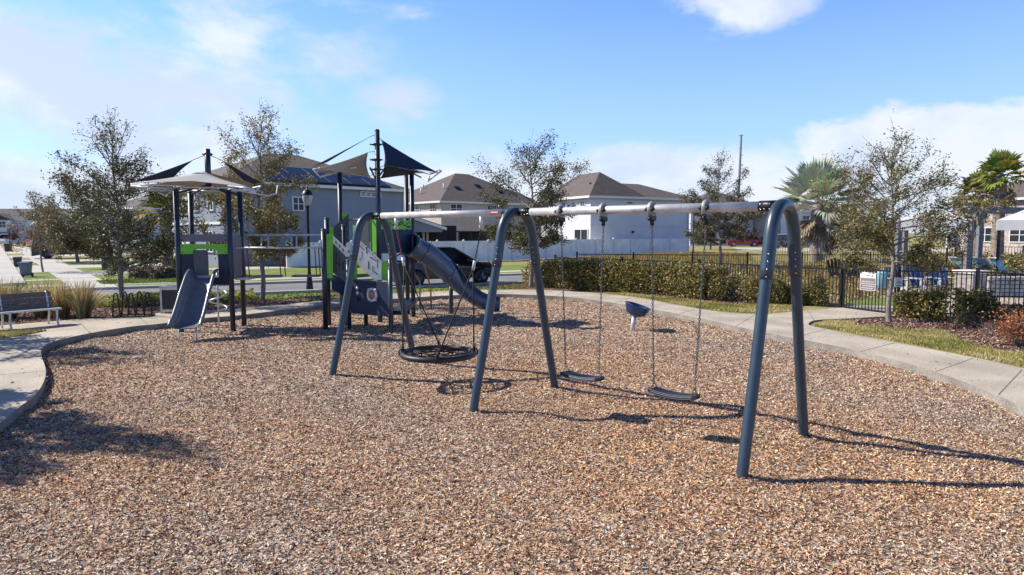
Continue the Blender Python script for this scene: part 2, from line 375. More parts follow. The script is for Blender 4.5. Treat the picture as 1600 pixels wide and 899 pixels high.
def inpoly(X, Y, poly):
    ins = np.zeros(X.shape, bool); n = len(poly)
    for i in range(n):
        x1, y1 = poly[i][0], poly[i][1]; x2, y2 = poly[(i + 1) % n][0], poly[(i + 1) % n][1]
        if y1 == y2: continue
        c = ((y1 > Y) != (y2 > Y)) & (X < (x2 - x1) * (Y - y1) / (y2 - y1) + x1); ins ^= c
    return ins

# ------------------------------------------------------------ ground, path, roads
ZP, ZL = .12, .08
inner_px = [(-230, 830), (-90, 725), (0, 661), (24, 641), (56, 616), (70, 592), (71, 575), (65, 557), (65, 546), (78, 536), (110, 527), (156, 518),
            (208, 510), (250, 506), (310, 498), (370, 493), (430, 486), (529, 474), (615, 467), (697, 462), (760, 460), (800, 460), (886, 464), (949, 472), (1018, 483),
            (1096, 498), (1197, 520), (1312, 542), (1407, 565), (1482, 588), (1558, 618), (1600, 638), (1760, 730)]
inner = spline([G(a, b, ZP) for a, b in inner_px], 4)
mulch_poly = [(p.x, p.y) for p in inner] + [(8, 1.5), (8, -4), (-8, -4), (-7.5, 2.0)]
outer_px = [(1800, 640), (1600, 576), (1445, 544), (1312, 519), (1270, 510), (1264, 505), (1278, 500), (1330, 497.5), (1392, 494)]
outer2_px = [(1312, 481), (1250, 486), (1195, 491), (1139, 489), (1087, 482), (1047, 475), (1001, 466), (949, 460), (886, 455), (800, 453),
             (697, 455), (615, 459), (529, 468), (430, 477), (350, 484), (267, 488), (177, 496), (120, 499), (60, 504), (0, 509), (-150, 521), (-400, 545)]
outA = spline([G(a, b, ZP) for a, b in outer_px], 4); outB = spline([G(a, b, ZP) for a, b in outer2_px], 4)
path_poly = [(p.x, p.y) for p in inner] + [(p.x, p.y) for p in outA] + [(p.x, p.y) for p in outB] + [(-13, 5)]
pm = MB(); pm.prism(path_poly, -.15, ZP, 0, 1)
# control joints across the slabs
def joint(a, b, w=.014):
    a = G(*a, ZP); b = G(*b, ZP); d = (b - a).normalized(); q = Vector((-d.y, d.x, 0)) * w / 2
    z = Vector((0, 0, .003)); pm.add([a - q + z, b - q + z, b + q + z, a + q + z], [(0, 1, 2, 3)], 2)
for a, b in [((1345, 549.5), (1398, 536)), ((1462, 581), (1520, 560)), ((1240, 528), (1290, 515)), ((1560, 617), (1597, 578)), ((1150, 510), (1180, 492)), ((1060, 491), (1085, 483)), ((960, 474), (985, 465)),
             ((870, 463), (880, 456)), ((0, 586), (70, 580)), ((0, 614), (56, 614.5)), ((0, 560), (62, 552)), ((770, 459.5), (770, 454)), ((680, 462), (676, 456)), ((590, 468), (582, 462)), ((500, 477), (490, 472)),
             ((410, 487), (398, 480)), ((320, 496), (310, 487)), ((230, 507), (215, 493)), ((140, 520), (120, 500)), ((1312, 481.5), (1390, 494)), ((1262, 486), (1272, 501))]:
    joint(a, b)
pm.build('path', [m_conc, m_kerbside, m_joint]); tag(bpy.data.objects['path'], kind='structure')

big = [(math.cos(a) * 900, math.sin(a) * 900 + 50) for a in np.linspace(0, 2 * math.pi, 64, endpoint=False)]
tr = tessellate_polygon([[Vector((x, y, 0)) for x, y in big], [Vector((x, y, 0)) for x, y in mulch_poly]])
vv = [(x, y, ZL) for x, y in big + mulch_poly]
gm = MB()
for t_ in tr:
    a, b, c = t_; q = (Vector(vv[b]) - Vector(vv[a])).cross(Vector(vv[c]) - Vector(vv[a])).z
    gm.f.append([a, b, c] if q > 0 else [a, c, b]); gm.m.append(0); gm.s.append(False)
gm.v = vv; tag(gm.build('ground', m_lawn), kind='structure')

U = Vector((math.cos(-.727), math.sin(-.727), 0)); V_ = Vector((-U.y, U.x, 0)); BC = Vector((.066, 8.864, 0)); S1, S2 = 3.447, 3.093
CC = BC + U * S1; AC = BC - U * S2
dips = [(BC + U * (S1 * .32), .5, .08), (BC + U * (S1 * .68), .5, .08), (BC - U * (S2 * .47), .8, .08)]
heaps = [c_ + V_ * s_ * .832 for c_ in (AC, BC, CC) for s_ in (-1, 1)]
def zf(x, y):
    z = .010 * np.sin(x * 1.9 + 1.3 * np.sin(y * 1.1)) * np.cos(y * 2.3 + .5) + .008 * np.sin(x * 4.7 + y * 3.1) + .006 * np.sin(y * 7.3 - x * 5.9 + np.sin(x * 3))
    for c, r, d in dips: z = z - d * np.exp(-((x - c.x) ** 2 + (y - c.y) ** 2) / (r * r))
    for c in heaps: z = z + .035 * np.exp(-((x - c.x) ** 2 + (y - c.y) ** 2) / .035)
    return z
gx = np.arange(-14, 13, .12); gy = np.arange(-4, 26, .12)
XX, YY = np.meshgrid(gx, gy, indexing='ij')
ok = np.zeros(XX.shape, bool)
for dx, dy in ((0, 0), (.15, 0), (-.15, 0), (0, .15), (0, -.15)): ok |= inpoly(XX + dx, YY + dy, mulch_poly)
idx = np.arange(XX.size).reshape(XX.shape)
cell = ok[:-1, :-1] & ok[1:, :-1] & ok[1:, 1:] & ok[:-1, 1:]
F = np.stack([idx[:-1, :-1][cell], idx[1:, :-1][cell], idx[1:, 1:][cell], idx[:-1, 1:][cell]], 1)
Vt = np.stack([XX.ravel(), YY.ravel(), zf(XX, YY).ravel()], 1)
used, inv = np.unique(F, return_inverse=True)
o = np_mesh('mulch_ground', Vt[used], inv.reshape(F.shape), m_mulch, smooth=True); tag(o, kind='structure')

def patchnoise(x, y):
    return (np.sin(x * .9 + 1.1 * np.sin(y * .7)) + np.sin(y * 1.3 + .8 * np.sin(x * 1.1 + 2)) + .6 * np.sin(x * 2.7 + y * 1.9)) / 2.6
def scatter_chips(name, poly, zfun, dens, sz, pal, seed, bbox, orange=True, lift=.014):
    rg = np.random.default_rng(seed); x0, x1, y0, y1 = bbox; tot = []
    for (ya, yb, dn, sc) in dens:
        a_, b_ = max(ya, y0), min(yb, y1)
        if b_ <= a_: continue
        n = int((x1 - x0) * (b_ - a_) * dn); x = rg.uniform(x0, x1, n); y = rg.uniform(a_, b_, n)
        k = (np.abs(x) < y * .86 + 1.3) & inpoly(x, y, poly); tot.append(np.stack([x[k], y[k], np.full(k.sum(), sc)], 1))
    A = np.concatenate(tot); n = len(A); x, y, sc = A.T
    z = zfun(x, y) + rg.uniform(.001, lift, n)
    ln = rg.uniform(.6, 1.5, n) * sz * sc; wd = ln * rg.uniform(.2, .45, n); yaw = rg.uniform(0, 2 * np.pi, n); pit = rg.normal(0, .46, n); rol = rg.normal(0, .55, n)
    dxv = np.stack([np.cos(yaw) * np.cos(pit), np.sin(yaw) * np.cos(pit), np.sin(pit)], 1)
    s0 = np.stack([-np.sin(yaw), np.cos(yaw), np.zeros(n)], 1); up = np.cross(dxv, s0)
    dyv = s0 * np.cos(rol)[:, None] + up * np.sin(rol)[:, None]; nr = np.cross(dxv, dyv)
    c = np.stack([x, y, z], 1); hl = (dxv * ln[:, None] / 2); hw = dyv * wd[:, None] / 2; bend = nr * (ln * rg.uniform(-.16, .16, n))[:, None]; tip = rg.uniform(.35, 1, n)[:, None]
    V = np.stack([c - hl - hw * tip, c - hl + hw * tip, c + bend - hw, c + bend + hw, c + hl - hw * tip, c + hl + hw * tip], 1).reshape(-1, 3)
    b = (np.arange(n) * 6)[:, None]; F = np.concatenate([b + [0, 2, 3, 1], b + [2, 4, 5, 3]], 0)
    pal = np.array(pal); ci = rg.integers(0, len(pal), n); col = pal[ci] * rg.uniform(.75, 1.25, n)[:, None]
    if orange:
        w = np.clip(.5 + .55 * patchnoise(x, y) + .6 * np.exp(-((x - 1.2) ** 2 + (y - 8.2) ** 2) / 12.0) - .1, 0, 1)[:, None]
        g = col.mean(1, keepdims=True)
        col = (1 - w) * (col * .5 + g * np.array([1.08, .96, .86]) * .5) + w * (col * .8 + g * .2) * np.array([1.20, .97, .74])
    return tag(np_mesh(name, V, F, m_attr, cols=np.repeat(np.clip(col, 0, .85), 6, 0)), kind='stuff')
PAL = [(.68, .46, .26), (.62, .42, .24), (.42, .21, .08), (.56, .42, .28), (.06, .033, .018), (.52, .27, .10), (.84, .69, .50), (.17, .085, .04), (.09, .05, .028), (.48, .33, .20)]
tag(scatter_chips('wood_chips', mulch_poly, zf, [(3, 6, 4300, .95), (6, 9, 3100, 1.05), (9, 14, 1500, 1.3), (14, 26, 460, 1.9)], .0232, PAL, 3, (-13, 12, 3, 26)),
    'tan and orange wood chips covering the playground floor', 'wood chips')

tag(scatter_chips('spilled_chips', path_poly, lambda x, y: 0 * x + ZP, [(3, 30, 9, 1.2)], .03, [(.30, .18, .10), (.12, .07, .04), (.5, .38, .25)], 4, (-16, 16, 3, 26), False, .006), 'scattered wood chips and leaf bits lying on the concrete path', 'wood chips')
def sheet(name, pts, z, m, zt=None, px=True):
    b = MB(); q = [G(a, c, z) for a, c in pts] if px else [Vector((a, c, z)) for a, c in pts]
    b.prism([(p.x, p.y) for p in q], z, z); o = b.build(name, m); tag(o, kind='structure'); return [(p.x, p.y) for p in q]
def blades(name, poly, z, n, h, cols, seed, wid=.010, lean=.5, label=None, cat='grass', top=True, kind='stuff', parent=None, bbox=None, excl=()):
    rg = np.random.default_rng(seed); pa = np.array(poly); x0, y0 = pa.min(0); x1, y1 = pa.max(0)
    x = rg.uniform(x0, x1, n * 3); y = rg.uniform(y0, y1, n * 3); k = inpoly(x, y, poly)
    for e in excl: k &= ~inpoly(x + .12 * np.sin(y * 9), y + .12 * np.sin(x * 8), e)
    x = x[k][:n]; y = y[k][:n]; n = len(x)
    hh = h * rg.uniform(.4, 1.2, n); a = rg.uniform(0, 2 * np.pi, n); l = rg.uniform(0, lean, n) * hh; ax = np.cos(a); ay = np.sin(a); b = rg.uniform(0, 2 * np.pi, n); w = wid * rg.uniform(.6, 1.4, n)
    wx = np.cos(b) * w; wy = np.sin(b) * w; z0 = np.full(n, z)
    V = np.stack([np.stack([x - wx, y - wy, z0], 1), np.stack([x + wx, y + wy, z0], 1), np.stack([x + ax * l * .35 + wx * .8, y + ay * l * .35 + wy * .8, z0 + hh * .6], 1), np.stack([x + ax * l * .35 - wx * .8, y + ay * l * .35 - wy * .8, z0 + hh * .6], 1), np.stack([x + ax * l, y + ay * l, z0 + hh], 1), np.stack([x + ax * l + wx * .2, y + ay * l + wy * .2, z0 + hh * .98], 1)], 1).reshape(-1, 3)
    i = (np.arange(n) * 6)[:, None]; F = np.concatenate([i + [0, 1, 2, 3], i + [3, 2, 5, 4]], 0)
    cols = np.array(cols); pn = np.clip(.5 + .5 * patchnoise(x * 2.2, y * 2.2) + rg.normal(0, .25, n), 0, .999); ci = (pn * len(cols)).astype(int)
    c = cols[ci] * rg.uniform(.7, 1.3, n)[:, None]
    o = np_mesh(name, V, F, m_blade, parent, cols=np.repeat(c, 6, 0))
    if label: tag(o, label, cat, kind=kind)
    return o
GR = [(.20, .22, .05), (.34, .31, .09), (.46, .39, .13), (.54, .44, .18), (.60, .50, .26)]
GG = [(.10, .16, .02), (.14, .21, .03), (.18, .24, .035), (.25, .27, .06)]
BEDR = [(1308, 497.5), (1340, 508), (1400, 515), (1450, 517), (1478, 518), (1500, 530), (1530, 543), (1580, 550), (1680, 560), (1680, 500), (1500, 492), (1420, 494)]
BEDP = [G(a, b, ZL).xy[:] for a, b in BEDR]
# right verge between the path and the pool fence
vp = sheet('lawn', [(1272, 510), (1290, 502), (1330, 500), (1392, 496), (1440, 500), (1620, 512), (1700, 600), (1600, 574), (1445, 542), (1312, 517)], ZL + .004, m_lawn)
blades('grass', vp, ZL, 42000, .05, GR, 5, .007, .8, 'yellowing lawn grass between the curved path and the pool fence', 'grass', excl=(BEDP,))
vp = sheet('lawn', [(949, 459), (1001, 465), (1047, 473.5), (1087, 481), (1139, 488), (1195, 490), (1250, 485), (1240, 478), (1140, 476), (1060, 468), (980, 459)], ZL + .004, m_lawn)
blades('grass', vp, ZL, 14000, .06, GR, 6, .010, .7, 'thin strip of yellow grass between the path and the long hedge', 'grass')
vp = [(p.x, p.y) for p in [G(a, b, ZP) for a, b in [(0, 518), (73, 517), (50, 522), (0, 530), (-80, 538), (-80, 523)]]]
mb = MB(); mb.prism(vp, ZP + .004, ZP + .004); tag(mb.build('lawn', m_lawn), kind='structure')
blades('grass', vp, ZP, 7000, .05, GR, 8, .009, .7, 'small strip of grass set in the paving in front of the bench', 'grass')
# mulch beds
def bed(pts, seed, n, label):
    p = sheet('mulch_bed', pts, ZL + .008, m_bed)
    pa = np.array(p); bb = (pa[:, 0].min(), pa[:, 0].max(), pa[:, 1].min(), pa[:, 1].max())
    o = scatter_chips('bark_mulch', p, lambda x, y: 0 * x + ZL + .008, [(5, 60, n, 1.0)], .055, [(.22, .10, .07), (.12, .055, .04), (.30, .19, .14), (.05, .03, .02), (.24, .11, .08), (.46, .36, .29)], seed, bb, False, .02)
    tag(o, label, 'mulch'); return p
bed(BEDR, 11, 700, 'reddish bark mulch around the tree beside the pool gate')
bed([(840, 452), (900, 454.5), (980, 458), (1060, 467), (1140, 475.5), (1240, 477), (1305, 479), (1300, 474), (1180, 466), (1000, 452), (880, 446)], 12, 380, 'bark mulch strip along the foot of the long hedge')
bed([(700, 453.5), (760, 451.5), (840, 452), (880, 446), (850, 440), (790, 444), (750, 449)], 13, 260, 'bark mulch bed around the tree beside the end of the hedge')
bed([(360, 483), (430, 476), (529, 467), (560, 464), (520, 461), (440, 466), (380, 470), (340, 476)], 14, 330, 'bark mulch bed under the tree behind the overhead bars')
bed([(0, 508), (120, 498), (177, 495), (267, 487), (345, 484), (330, 477), (240, 470), (120, 474), (0, 484), (-120, 500), (-120, 514)], 15, 420, 'bark mulch bed behind the bench and the bicycle rack')

# street crossing behind the playground, and the side street running away on the left
Ud = Vector((.88, .475, 0)); Vd = Vector((-.61, .79, 0))
def strip(a, b, w0, w1, z0, z1, mb, mi=0):               # band from a to b with offsets w0..w1 to its left
    a = Vector(a); b = Vector(b); d = (b - a).normalized(); q = Vector((-d.y, d.x, 0))
    mb.prism([(a + q * w0).xy[:], (b + q * w0).xy[:], (b + q * w1).xy[:], (a + q * w1).xy[:]], z0, z1, mi)
r0 = G(520, 455.5, ZL); ra = r0 - Ud * 60; rb = r0 + Ud * 90
mb = MB(); strip(ra, rb, 0, 4.6, ZL + .004, ZL + .004, mb); tag(mb.build('street', m_road), kind='structure')
mb = MB(); strip(ra + Ud * 54, rb, -.22, 0, ZL - .05, ZL + .10, mb); strip(ra + Ud * 50, rb, 4.6, 4.95, ZL - .05, ZL + .10, mb); tag(mb.build('kerb', m_drive), kind='structure')
mb = MB(); strip(ra + Ud * 51, rb, 4.95, 7.2, ZL + .008, ZL + .008, mb); tag(mb.build('lawn', m_green), kind='structure')
mb = MB(); strip(ra + Ud * 50, rb, 7.2, 8.3, ZL + .012, ZL + .012, mb); tag(mb.build('pavement', m_drive), kind='structure')
mb = MB(); strip(ra + Ud * 50.5, ra + Ud * 95, 8.3, 14, ZL + .008, ZL + .008, mb); tag(mb.build('lawn', m_green), kind='structure')
# side street and its pavement
s0 = G(27, 443, ZL); mb = MB(); strip(s0 - Vd * 3, s0 + Vd * 110, .55, 7.5, ZL + .007, ZL + .007, mb); tag(mb.build('side_street', m_road), kind='structure')
mb = MB(); strip(s0 - Vd * 1.5, s0 + Vd * 90, -.25, .55, ZL - .02, ZL + .11, mb); tag(mb.build('kerb', m_drive), kind='structure')
w0 = G(151, 451, ZL); mb = MB(); strip(w0 - Vd * .5, w0 + Vd * 90, -.75, .75, ZL + .016, ZL + .016, mb); tag(mb.build('pavement', m_drive), kind='structure')
# driveways crossing the pavement
def drive(t, w, l0, l1):
    mb = MB(); a = w0 + Vd * t; q = Vector((Vd.y, -Vd.x, 0)); mb.prism([(a + q * l0).xy[:], (a + q * l1).xy[:], (a + q * l1 + Vd * w).xy[:], (a + q * l0 + Vd * w).xy[:]], ZL + .012, ZL + .012)
    tag(mb.build('driveway', m_drive), kind='structure')
for t_, w_ in ((9.5, 3.0), (17.5, 4.0), (27, 4.5), (40, 5), (56, 6)): drive(t_, w_, .75, 11)
for t_, w_ in ((6.2, .9), (13.5, 9), (27, 6), (38, 7), (52, 7)): drive(t_, w_, -5.0, -.75)
mb = MB(); strip(w0, w0 + Vd * 30, -13, 5.0, ZL + .003, ZL + .003, mb); tag(mb.build('lawn', m_green), kind='structure')
# far pavement by the pool houses on the right
mb = MB(); mb.prism([(26, 76), (90, 52), (90, 66), (30, 92)], ZL + .012, ZL + .012); tag(mb.build('street', m_drive), kind='structure')
# verge blades near street
a, b = ra + Ud * 52, ra + Ud * 84; q = Vector((-Ud.y, Ud.x, 0))
vp = [(a - q * .25).xy[:], (b - q * .25).xy[:], (b - q * 2.4).xy[:], (a - q * 2.4).xy[:]]
mb = MB(); mb.prism(vp, ZL + .004, ZL + .004); tag(mb.build('lawn', m_green), kind='structure')
blades('grass', vp, ZL, 16000, .07, GG + [(.26, .24, .07)], 9, .02, .7, 'green verge grass along the near kerb of the street', 'grass')
# pool deck
pdk = sheet('pool_deck', [(1312, 481.5), (1392, 493.5), (1700, 512), (1760, 440), (1560, 425), (1420, 428), (1380, 446)], ZL + .03, m_conc)
sheet('lawn', [(1322, 476), (1400, 478), (1400, 466), (1325, 464)], ZL + .035, m_green)

# ------------------------------------------------------------ swing set frame
t = thing('swing_frame', BC, 'large swing set frame with a silver top beam on three blue-grey arched legs', 'swing frame')
def arch(c):
    prof = [(-.832, -.3), (-.832, -.02), (-.62, .85), (-.40, 1.80), (-.335, 2.10), (-.29, 2.28), (-.22, 2.41), (-.12, 2.485), (0, 2.505)]
    prof = prof + [(-a, b) for a, b in prof[-2::-1]]
    pts = spline([c + V_ * a + Vector((0, 0, b)) for a, b in prof], 5)
    MBo = MB(); MBo.tube(pts, .054, 20)
    up = [p for p in pts if p.z > 1.78]; MBo.tube(up, .064, 20)
    o = MBo.build('arch_leg', m_slate, t)
    cs = []
    for s in (-1, 1):
        for z in (1.83, 1.90, 1.97, 2.04):
            a = .40 - (z - 1.8) / .3 * .065
            q = c + V_ * s * a + Vector((0, 0, z)); side = Vector((-.35, -.93, 0)).normalized()
            cs.append(q + side * .062)
    balls('bolt', cs, .009, 6, m_chrome, o)
for c in (AC, BC, CC): arch(c)
for i, (a, b) in enumerate(((AC, BC), (BC, CC))):
    d = (b - a).normalized(); z = Vector((0, 0, 2.5)); mb = MB(); mb.tube([a + d * .20 + z, b - d * .20 + z], .049, 20); mb.build('top_beam', m_steel, t)
for c, ss in ((AC, (1,)), (BC, (-1, 1)), (CC, (-1,))):
    for s_ in ss:
        a = c + Vector((0, 0, 2.5)) + U * s_ * .03; b = c + Vector((0, 0, 2.5)) + U * s_ * .235
        mb = MB(); mb.tube([a, b], .055, 20)
        for k in (.12, .17, .21):
            for zz in (.02, -.03): mb.ball(c + Vector((0, 0, 2.5 + zz)) + U * s_ * k - V_ * .05, .008, 6, 1)
        mb.build('beam_sleeve', [m_black, m_chrome], t)
mb = MB(); mb.box(BC - U * .36 + Vector((0, 0, 2.505)) - V_ * .05, (.16, .006, .045), rz=-.727); mb.box(BC - U * .36 + Vector((0, 0, 2.508)) - V_ * .0535, (.13, .002, .012), rz=-.727, mi=1); mb.build('warning_label', [m_redlab, m_signw], t)

# chains made of real links
def link_template(n=8, k=5, w=.010, l=.017, r=.0042):
    V = []; F = []
    for i in range(n):
        a = 2 * math.pi * i / n; cx, cy = w * math.cos(a), l * math.sin(a); tx = Vector((math.cos(a), math.sin(a), 0))
        for j in range(k):
            b = 2 * math.pi * j / k; V.append((cx + r * math.cos(b) * tx.x, r * math.sin(b), cy + r * math.cos(b) * tx.y))
    for i in range(n):
        for j in range(k): F.append((i * k + j, ((i + 1) % n) * k + j, ((i + 1) % n) * k + (j + 1) % k, i * k + (j + 1) % k))
    return np.array(V), np.array(F)
LV, LF = link_template()
def chain(name, a, b, parent, m=m_chain, sc=1.0):
    a = Vector(a); b = Vector(b); d = b - a; n = max(2, int(d.length / (.028 * sc))); q = d.to_track_quat('Z', 'Y').to_matrix(); Vs = []; Fs = []
    for i in range(n):
        ang = math.pi / 2 * (i % 2) + .3; M_ = np.array(q @ Matrix.Rotation(ang, 3, 'Z')); c = a + d * ((i + .5) / n)
        Vs.append((LV * sc) @ M_.T + np.array(c)); Fs.append(LF + i * len(LV))
    return np_mesh(name, np.concatenate(Vs), np.concatenate(Fs), m, parent, smooth=True)
def hanger(p, parent):
    """ring clamp round the beam with pivots and a dark shackle under it"""
    rz = Matrix.Rotation(-.727, 3, 'Z') @ Matrix.Rotation(math.pi / 2, 3, 'Y'); mb = MB()
    prof = [(.052, -.022), (.080, -.022), (.084, -.016), (.084, .016), (.080, .022), (.052, .022), (.052, -.022)]
    mb.lathe(p, prof, 22, 0, rz)
    for s in (-1, 1):
        for e in (-1, 1): mb.ball(p + U * .036 * s - V_ * e * .060 + Vector((0, 0, -.005)), .025, 8, 1)
    o = mb.build('beam_clamp', [m_greyclamp, m_black], parent)
    mb = MB(); mb.box(p + Vector((0, 0, -.098)), (.05, .10, .045), rz=-.727); mb.ball(p + Vector((0, 0, -.11)) - V_ * .05, .026, 8); mb.ball(p + Vector((0, 0, -.11)) + V_ * .05, .026, 8)
    mb.tube([p + Vector((0, 0, -.115)), p + Vector((0, 0, -.175))], [.028, .018], 10); mb.torus(p + Vector((0, 0, -.165)), .02, .008, 12, 6, M=Matrix.Rotation(-.727, 3, 'Z') @ Matrix.Rotation(math.pi / 2, 3, 'X'))
    mb.build('swivel', m_black, o)
    return p + Vector((0, 0, -.185))
def on_beam(px):                                         # parameter along the beam seen at that image column
    best = None
    for i in range(4001):
        s = -3.2 + 6.8 * i / 4000; p = BC + U * s + Vector((0, 0, 2.5)); d = p.y * cp - (p.z - CAMH) * sp
        x = 800 + FPX * p.x / d
        if best is None or abs(x - px) < best[0]: best = (abs(x - px), s)
    return best[1]
def belt_swing(px0, px1, cpx, cpy, sway, label):
    s0_, s1_ = on_beam(px0), on_beam(px1); sm = (s0_ + s1_) / 2
    ctr = BC + U * sm + Vector((0, 0, .0)); w = .27; zs = .47
    t = thing('belt_swing', ctr, label, 'swing', 'black belt swings on chains')
    sv = V_ * sway
    mb = MB(); n = 14; rows = []
    for i in range(n + 1):
        u = -1 + 2 * i / n; zc = zs - .022 + .026 * u * u; hw = .09 + .012 * (1 - u * u)
        sec = [(-hw, -.022), (-hw - .008, 0), (-hw, .018), (-hw * .6, .012), (hw * .6, .012), (hw, .018), (hw + .008, 0), (hw, -.026), (0, -.034)]
        rows.append([ctr + sv + U * (u * w) + V_ * a + Vector((0, 0, zc + b)) for a, b in sec])
    k = len(rows[0]); vs = [v for r_ in rows for v in r_]
    fs = [(i * k + j, (i + 1) * k + j, (i + 1) * k + (j + 1) % k, i * k + (j + 1) % k) for i in range(n) for j in range(k)] + [tuple(range(k))[::-1], tuple(n * k + j for j in range(k))]
    mb.add(vs, fs, 0, True)
    seat = mb.build('seat', m_rubber, t)
    mb = MB(); mb.tube(spline([rows[i][2] + Vector((0, 0, .006)) for i in range(0, n + 1, 2)], 3), .004, 6); mb.tube(spline([rows[i][0] + Vector((0, 0, .012)) - V_ * .008 for i in range(0, n + 1, 2)], 3), .003, 6)
    mb.build('edge_piping', m_greyp, seat)
    for s, e in ((s0_, -1), (s1_, 1)):
        top = hanger(BC + U * s + Vector((0, 0, 2.5)), t); end = ctr + sv + U * e * (w - .02) + Vector((0, 0, zs + .10))
        chain('chain', top, end, t)
        for f in (-1, 1): chain('chain', end, ctr + sv + U * e * (w - .03) + V_ * f * .075 + Vector((0, 0, zs + .01)), t, sc=.8)
belt_swing(877, 943, 905, 585, .03, 'black belt swing on chains hanging beside the middle arched legs')
belt_swing(1019, 1104, 1057, 612, -.03, 'black belt swing on chains hanging nearest the right-hand arched legs')

# nest swing
sa, sb = on_beam(619), on_beam(752); cN = BC + U * ((sa + sb) / 2) + Vector((0, 0, .43)); cN = cN + V_ * .02
t = thing('nest_swing', Vector((cN.x, cN.y, .43)), 'round black nest swing with a rope net inside its ring', 'nest swing')
mb = MB(); mb.torus(cN, .53, .043, 48, 12); ring = mb.build('ring', m_rubber, t)
mb = MB()
for k in range(4):
    a = math.pi / 4 * k * 1.0 + .9; q = cN + Vector((math.cos(a * 2), math.sin(a * 2), 0)) * .53
for r_ in (.17, .33): mb.tube([cN + Vector((math.cos(a) * r_ , math.sin(a) * r_, -.05 + r_ * .08)) for a in np.linspace(0, 2 * math.pi, 33)], .013, 7, cap=False)
for k in range(8):
    a = k * math.pi / 4 + .2; mb.tube([cN + Vector((math.cos(a) * r2, math.sin(a) * r2, -.055 + r2 * .1)) for r2 in (.0, .17, .33, .52)], .014, 7)
    for r2 in (.17, .33): mb.ball(cN + Vector((math.cos(a) * r2, math.sin(a) * r2, -.04)), .022, 6)
    a2 = a + math.pi / 8; mb.tube([cN + Vector((math.cos(a2) * .33, math.sin(a2) * .33, -.025)), cN + Vector((math.cos(a) * .51, math.sin(a) * .51, 0))], .012, 6); mb.tube([cN + Vector((math.cos(a2) * .33, math.sin(a2) * .33, -.025)), cN + Vector((math.cos(a + math.pi / 4) * .51, math.sin(a + math.pi / 4) * .51, 0))], .012, 6)
mb.build('net', m_rope, ring)
for s, e in ((sa, -1), (sb, 1)):
    p = BC + U * s + Vector((0, 0, 2.5))
    mb = MB(); mb.tube([p + Vector((0, 0, -.045)), p + Vector((0, 0, -.12)), p + Vector((0, 0, -.17))], [.03, .026, .018], 12); mb.torus(p + Vector((0, 0, -.19)), .024, .008, 12, 6, M=Matrix.Rotation(math.pi / 2, 3, 'X')); mb.build('hanger', m_steel, t)
    top = p + Vector((0, 0, -.21)); 
    d0 = (cN + U * e * .37 - top); mid = top + d0 * .24; chain('chain', top, mid, t, m_black if e > 0 else m_redrope, 1.2)
    mb = MB(); mb.tube([mid, mid + d0 * .07], .022, 8); mb.build('rope_sleeve', m_whitem, t)
    for f in (-1, 1):
        att = cN + U * e * .375 + V_ * f * .375 + Vector((0, 0, .02)); mb = MB(); mb.tube([mid + d0 * .06, att], .011, 8); mb.tube([att + (mid - att) * .07, att], .022, 8); mb.torus(att, .056, .012, 14, 6, M=Matrix.Rotation(math.atan2(att.y - cN.y, att.x - cN.x), 3, 'Z') @ Matrix.Rotation(math.pi / 2, 3, 'X'))
        mb.build('rope', m_rope, t)

# ------------------------------------------------------------ spinner bowl
b0 = G(988, 516); t = thing('spinner_bowl', b0, 'blue bowl shaped spinner seat on a tilted steel post in the mulch', 'spinner')
ax = Vector((.13, -.02, 1)).normalized(); mb = MB(); mb.tube([b0 - ax * .1, b0 + ax * .33], .055, 14); mb.build('post', m_steel, t)
M_ = Vector((.30, -.06, 1)).normalized().to_track_quat('Z', 'Y').to_matrix(); mb = MB()
mb.lathe(b0 + ax * .32, [(.001, 0), (.09, .006), (.17, .045), (.235, .11), (.27, .18), (.288, .25), (.305, .262), (.305, .272), (.28, .27), (.255, .2), (.21, .12), (.14, .06), (.001, .04)], 28, 0, M_)
o = mb.build('bowl', m_bowl, t)
balls('drain_hole', [b0 + ax * .32 + M_ @ Vector((math.cos(a) * .212, math.sin(a) * .212, .085)) for a in [k * math.pi / 6 for k in range(12)]], .022, 8, m_dark, o)

# ------------------------------------------------------------ climbing structure (one bolted unit)
FL, FR, RL, RR = Vector((-7.42, 14.95, 0)), Vector((-6.32, 15.1, 0)), Vector((-7.53, 15.85, 0)), Vector((-6.43, 16.0, 0))
t = thing('play_structure', Vector((-5.2, 15.8, 0)), 'navy and lime green climbing structure with two shaded towers and slides', 'play structure')
def post(p, z, r=.058, m=m_post, name='post'):
    mb = MB(); mb.tube([Vector((p.x, p.y, -.2)), Vector((p.x, p.y, z))], r, 14); mb.lathe((p.x, p.y, z), [(r + .003, -.03), (r + .003, .0), (r * .6, .02), (.001, .024)], 14); return mb.build(name, m, t)
for q, z in ((FL, 3.17), (FR, 3.17), (RL, 3.17), (RR, 3.17)): post(q, z)
ML = (FL + FR + RL + RR) / 4; mb = MB(); mb.tube([Vector((ML.x, ML.y, 3.2)), Vector((ML.x, ML.y, 4.12))], .065, 14)
for q in (FL, FR, RL, RR): mb.tube([Vector((q.x, q.y, 3.1)), Vector((ML.x, ML.y, 3.3))], .025, 8)
mb.lathe((ML.x, ML.y, 3.98), [(.06, 0), (.11, 0), (.11, .04), (.06, .04)], 12); mb.build('mast', m_post, t)
mb = MB(); mb.box((ML.x, ML.y, 1.19), (1.02, .86, .07), rz=.136); mb.build('deck', m_slatep, t)
xf = (FR - FL).normalized(); nf = Vector((xf.y, -xf.x, 0))       # nf faces the viewer side
